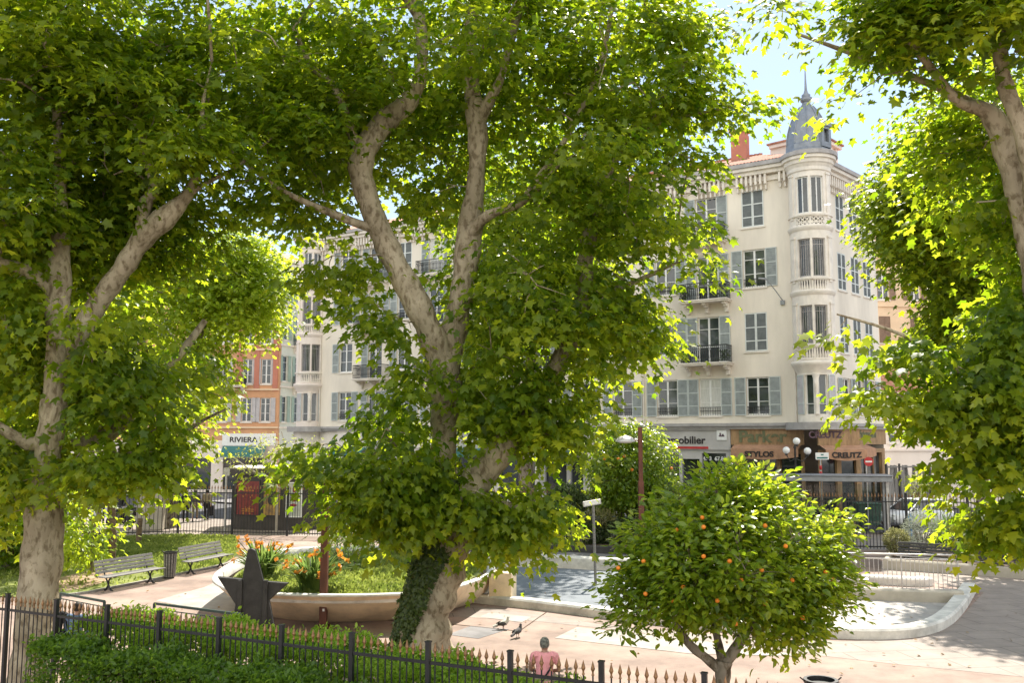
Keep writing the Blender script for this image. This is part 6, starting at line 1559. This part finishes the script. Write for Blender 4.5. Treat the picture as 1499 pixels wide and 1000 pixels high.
def scooter(label, loc, rz, group):
    t = thing('scooter', label, 'scooter', (0, 0, 0), 0, group)
    for y in (-.62, .62): mb = MB(); c = [Vector((0, y + .2 * math.cos(a), .27 + .2 * math.sin(a))) for a in np.linspace(0, 2 * math.pi, 17)]; mb.tube(c, .065, 8, False); w_ = mb.build('wheel', M['rubber'], t, False); mb = MB(); mb.tube([(-.04, y, .27), (.04, y, .27)], .14, 12); mb.build('rim', M['galv'], w_, False)
    mb = MB(); mb.tube([(0, -.85, .62), (0, -.5, .66), (0, -.15, .55), (0, .05, .34), (0, .3, .32), (0, .42, .6), (0, .4, .9)], [.1, .19, .18, .16, .17, .17, .1], 10); mb.build('body', M['black'], t, False)
    mb = MB(); mb.tube([(0, -.8, .8), (0, -.45, .82), (0, -.05, .78)], [.1, .15, .1], 8); mb.build('seat', M['rubber'], t, False)
    mb = MB(); mb.tube([(-.3, .3, 1.02), (0, .38, .98), (.3, .3, 1.02)], .022, 6); mb.tube([(0, .62, .27), (0, .42, .95)], .035, 6); mb.build('handlebar', M['iron'], t, False)
    mb = MB(); mb.ball((0, .5, .86), .1, 10, (1.1, .6, 1)); mb.build('headlight', M['whitep'], t, False)
    t.location = loc; t.rotation_euler = (0, 0, rz); return t
p = gp(182, 768); sc_ = scooter('black scooter parked nearest the slim trunk behind the fence', p, rad(150), 'scooters behind the lawn')
p = gp(190, 774); dup(sc_, p, rad(205), 'black scooter parked closer to the beige concrete cabinet', 'scooters behind the lawn')
p = gp(170, 770); dup(sc_, p, rad(170), 'black scooter half hidden by the palm trunk', 'scooters behind the lawn')
# man in pink
def seated(hipz=.52, lean=.05):
    return dict(hip=(0, 0, hipz), chest=(0, lean, hipz + .3), neck=(0, lean + .03, hipz + .52), head=(0, lean + .075, hipz + .655), Lsho=(-.2, lean, hipz + .46), Rsho=(.2, lean, hipz + .46), Lelb=(-.27, lean + .06, hipz + .2), Relb=(.27, lean + .06, hipz + .2), Lwri=(-.12, lean + .26, hipz + .12), Rwri=(.12, lean + .26, hipz + .12),
                Lhip=(-.1, .04, hipz + .0), Rhip=(.1, .04, hipz + .0), Lkne=(-.14, .42, hipz + .0), Rkne=(.14, .42, hipz), Lank=(-.14, .42, .09), Rank=(.14, .44, .09))
def strap(t, J):
    mb = MB(); mb.tube([(.12, .12, 1.02), (.13, .03, 1.045), (.12, -.06, 1.0), (.05, -.115, .9), (-.06, -.13, .74), (-.16, -.08, .6)], .018, 6); mb.build('bag_strap', M['black'], t, False)
    mb = MB(); hd = Vector(J['head']); mb.lathe(hd + Vector((0, .12, .035)), [(.0, -.006), (.075, -.004), (.08, .004), (0, .012)], 12, sy=1.0); mb.build('cap_peak', M['cap'], t, False)
p = at(797, 950, 15.6); pm = Vector((p.x, p.y, 0))
person('person in a pink shirt and dark camouflage cap seated with their back to the view', pm, rad(-4), seated(.735), dict(top='pinkshirt', leg='khaki', sleeve=.0), .88, hat='cap', vox=.008, extra=strap)
mb = MB(); mb.box((pm.x, pm.y, .48), (1.6, .45, .15), rad(-4)); mb.box((pm.x - .55, pm.y, .19), (.14, .36, .38), rad(-4)); mb.box((pm.x + .55, pm.y, .19), (.14, .36, .38), rad(-4))
o = single('stone_bench', mb, M['kerb'], 'plain stone bench under the seated person in pink', 'bench', pm); bevel(o, .015, 2)
p = at(90, 880, 19.4); mb = MB(); c_ = Vector((p.x + .1, p.y, 0)); mb.box((c_.x, c_.y, .42), (1.5, .42, .08)); mb.box((c_.x - .5, c_.y, .19), (.12, .35, .378)); mb.box((c_.x + .5, c_.y, .19), (.12, .35, .378)); o = single('stone_bench', mb, M['kerb'], 'plain stone bench beside the left plane trunk under two seated people', 'bench', c_); bevel(o, .015, 2)
person('person in black seated right against the left plane trunk', Vector((c_.x - .24, c_.y, 0)), rad(10), seated(.52), dict(top='black', leg='black'), 1.0, vox=.012, hairlong=True)
person('person in a blue top with dark hair seated next to the hoop rail', Vector((c_.x + .18, c_.y, 0)), rad(-15), seated(.52), dict(top='bluecloth', leg='greycloth'), .95, vox=.012)

# ------------------------------------------------------------------ light, sky, camera
SAZ, SEL = math.atan2(.27, .963), rad(52)
sd = Vector((math.sin(SAZ) * math.cos(SEL), math.cos(SAZ) * math.cos(SEL), math.sin(SEL)))
sun = bpy.data.lights.new('sun', 'SUN'); sun.energy = 3.5; sun.angle = rad(.53); sun.color = (1, .93, .82)
so = bpy.data.objects.new('sun', sun); COL.objects.link(so); so.rotation_euler = sd.to_track_quat('Z', 'Y').to_euler()
w = bpy.data.worlds.new('World'); scn.world = w; w.use_nodes = True
N, L = w.node_tree.nodes, w.node_tree.links
bg = N['Background']; sky = N.new('ShaderNodeTexSky'); sky.sky_type = 'NISHITA'; sky.sun_disc = False; sky.sun_elevation = SEL; sky.sun_rotation = SAZ
sky.air_density = 1.0; sky.dust_density = .35; sky.ozone_density = 1.0
hs_n = N.new('ShaderNodeHueSaturation'); hs_n.inputs['Saturation'].default_value = .7; L.new(sky.outputs[0], hs_n.inputs['Color'])
mxs = N.new('ShaderNodeMix'); mxs.data_type = 'RGBA'; mxs.inputs[0].default_value = .8; mxs.inputs[7].default_value = (.98, 1.36, 1.88, 1); L.new(hs_n.outputs[0], mxs.inputs[6])
# thin haze clouds everywhere, plus an unseen bright cloud bank added behind for front fill
tcw = N.new('ShaderNodeTexCoord'); nz = N.new('ShaderNodeTexNoise'); nz.inputs['Scale'].default_value = 2.2; nz.inputs['Detail'].default_value = 7; nz.inputs['Roughness'].default_value = .6
mpw = N.new('ShaderNodeMapping'); mpw.inputs['Scale'].default_value = (1, 1, 2.2); L.new(tcw.outputs['Generated'], mpw.inputs[0]); L.new(mpw.outputs[0], nz.inputs['Vector'])
thin = N.new('ShaderNodeMapRange'); thin.inputs[1].default_value = .45; thin.inputs[2].default_value = .75; thin.inputs[4].default_value = .28; L.new(nz.outputs['Fac'], thin.inputs[0])
sepw = N.new('ShaderNodeSeparateXYZ'); L.new(tcw.outputs['Generated'], sepw.inputs[0])
bk = N.new('ShaderNodeMapRange'); bk.interpolation_type = 'SMOOTHSTEP'; bk.inputs[1].default_value = .05; bk.inputs[2].default_value = -.55; L.new(sepw.outputs['Y'], bk.inputs[0])
pf_ = N.new('ShaderNodeMapRange'); pf_.inputs[1].default_value = .36; pf_.inputs[2].default_value = .52; L.new(nz.outputs['Fac'], pf_.inputs[0])
mul = N.new('ShaderNodeMath'); mul.operation = 'MULTIPLY'; L.new(bk.outputs[0], mul.inputs[0]); L.new(pf_.outputs[0], mul.inputs[1])
m1 = N.new('ShaderNodeMix'); m1.data_type = 'RGBA'; L.new(thin.outputs[0], m1.inputs[0]); L.new(mxs.outputs[2], m1.inputs[6]); m1.inputs[7].default_value = (1.8, 1.95, 2.15, 1)
m2_ = N.new('ShaderNodeMix'); m2_.data_type = 'RGBA'; L.new(mul.outputs[0], m2_.inputs[0]); L.new(m1.outputs[2], m2_.inputs[6]); m2_.inputs[7].default_value = (5.0, 4.85, 4.5, 1)
L.new(m2_.outputs[2], bg.inputs['Color']); bg.inputs['Strength'].default_value = .15
cam = bpy.data.cameras.new('camera'); co = bpy.data.objects.new('camera', cam); COL.objects.link(co); scn.camera = co
co.location = (0, 0, CZ); co.rotation_euler = (math.pi / 2 + PITCH, 0, 0); cam.sensor_width = 36; cam.lens = 36 * F / 1499; cam.clip_end = 2000; cam.clip_start = .1
vs = scn.view_settings; scn.display_settings.display_device = 'sRGB'; vs.view_transform = 'Standard'; vs.look = 'None'; vs.gamma = 1; vs.exposure = 1.62
c = scn.cycles; c.max_bounces = 10; c.diffuse_bounces = 5; c.glossy_bounces = 3; c.transmission_bounces = 6; c.transparent_max_bounces = 8; c.use_denoising = True; c.caustics_reflective = False; c.caustics_refractive = False; c.sample_clamp_indirect = 6
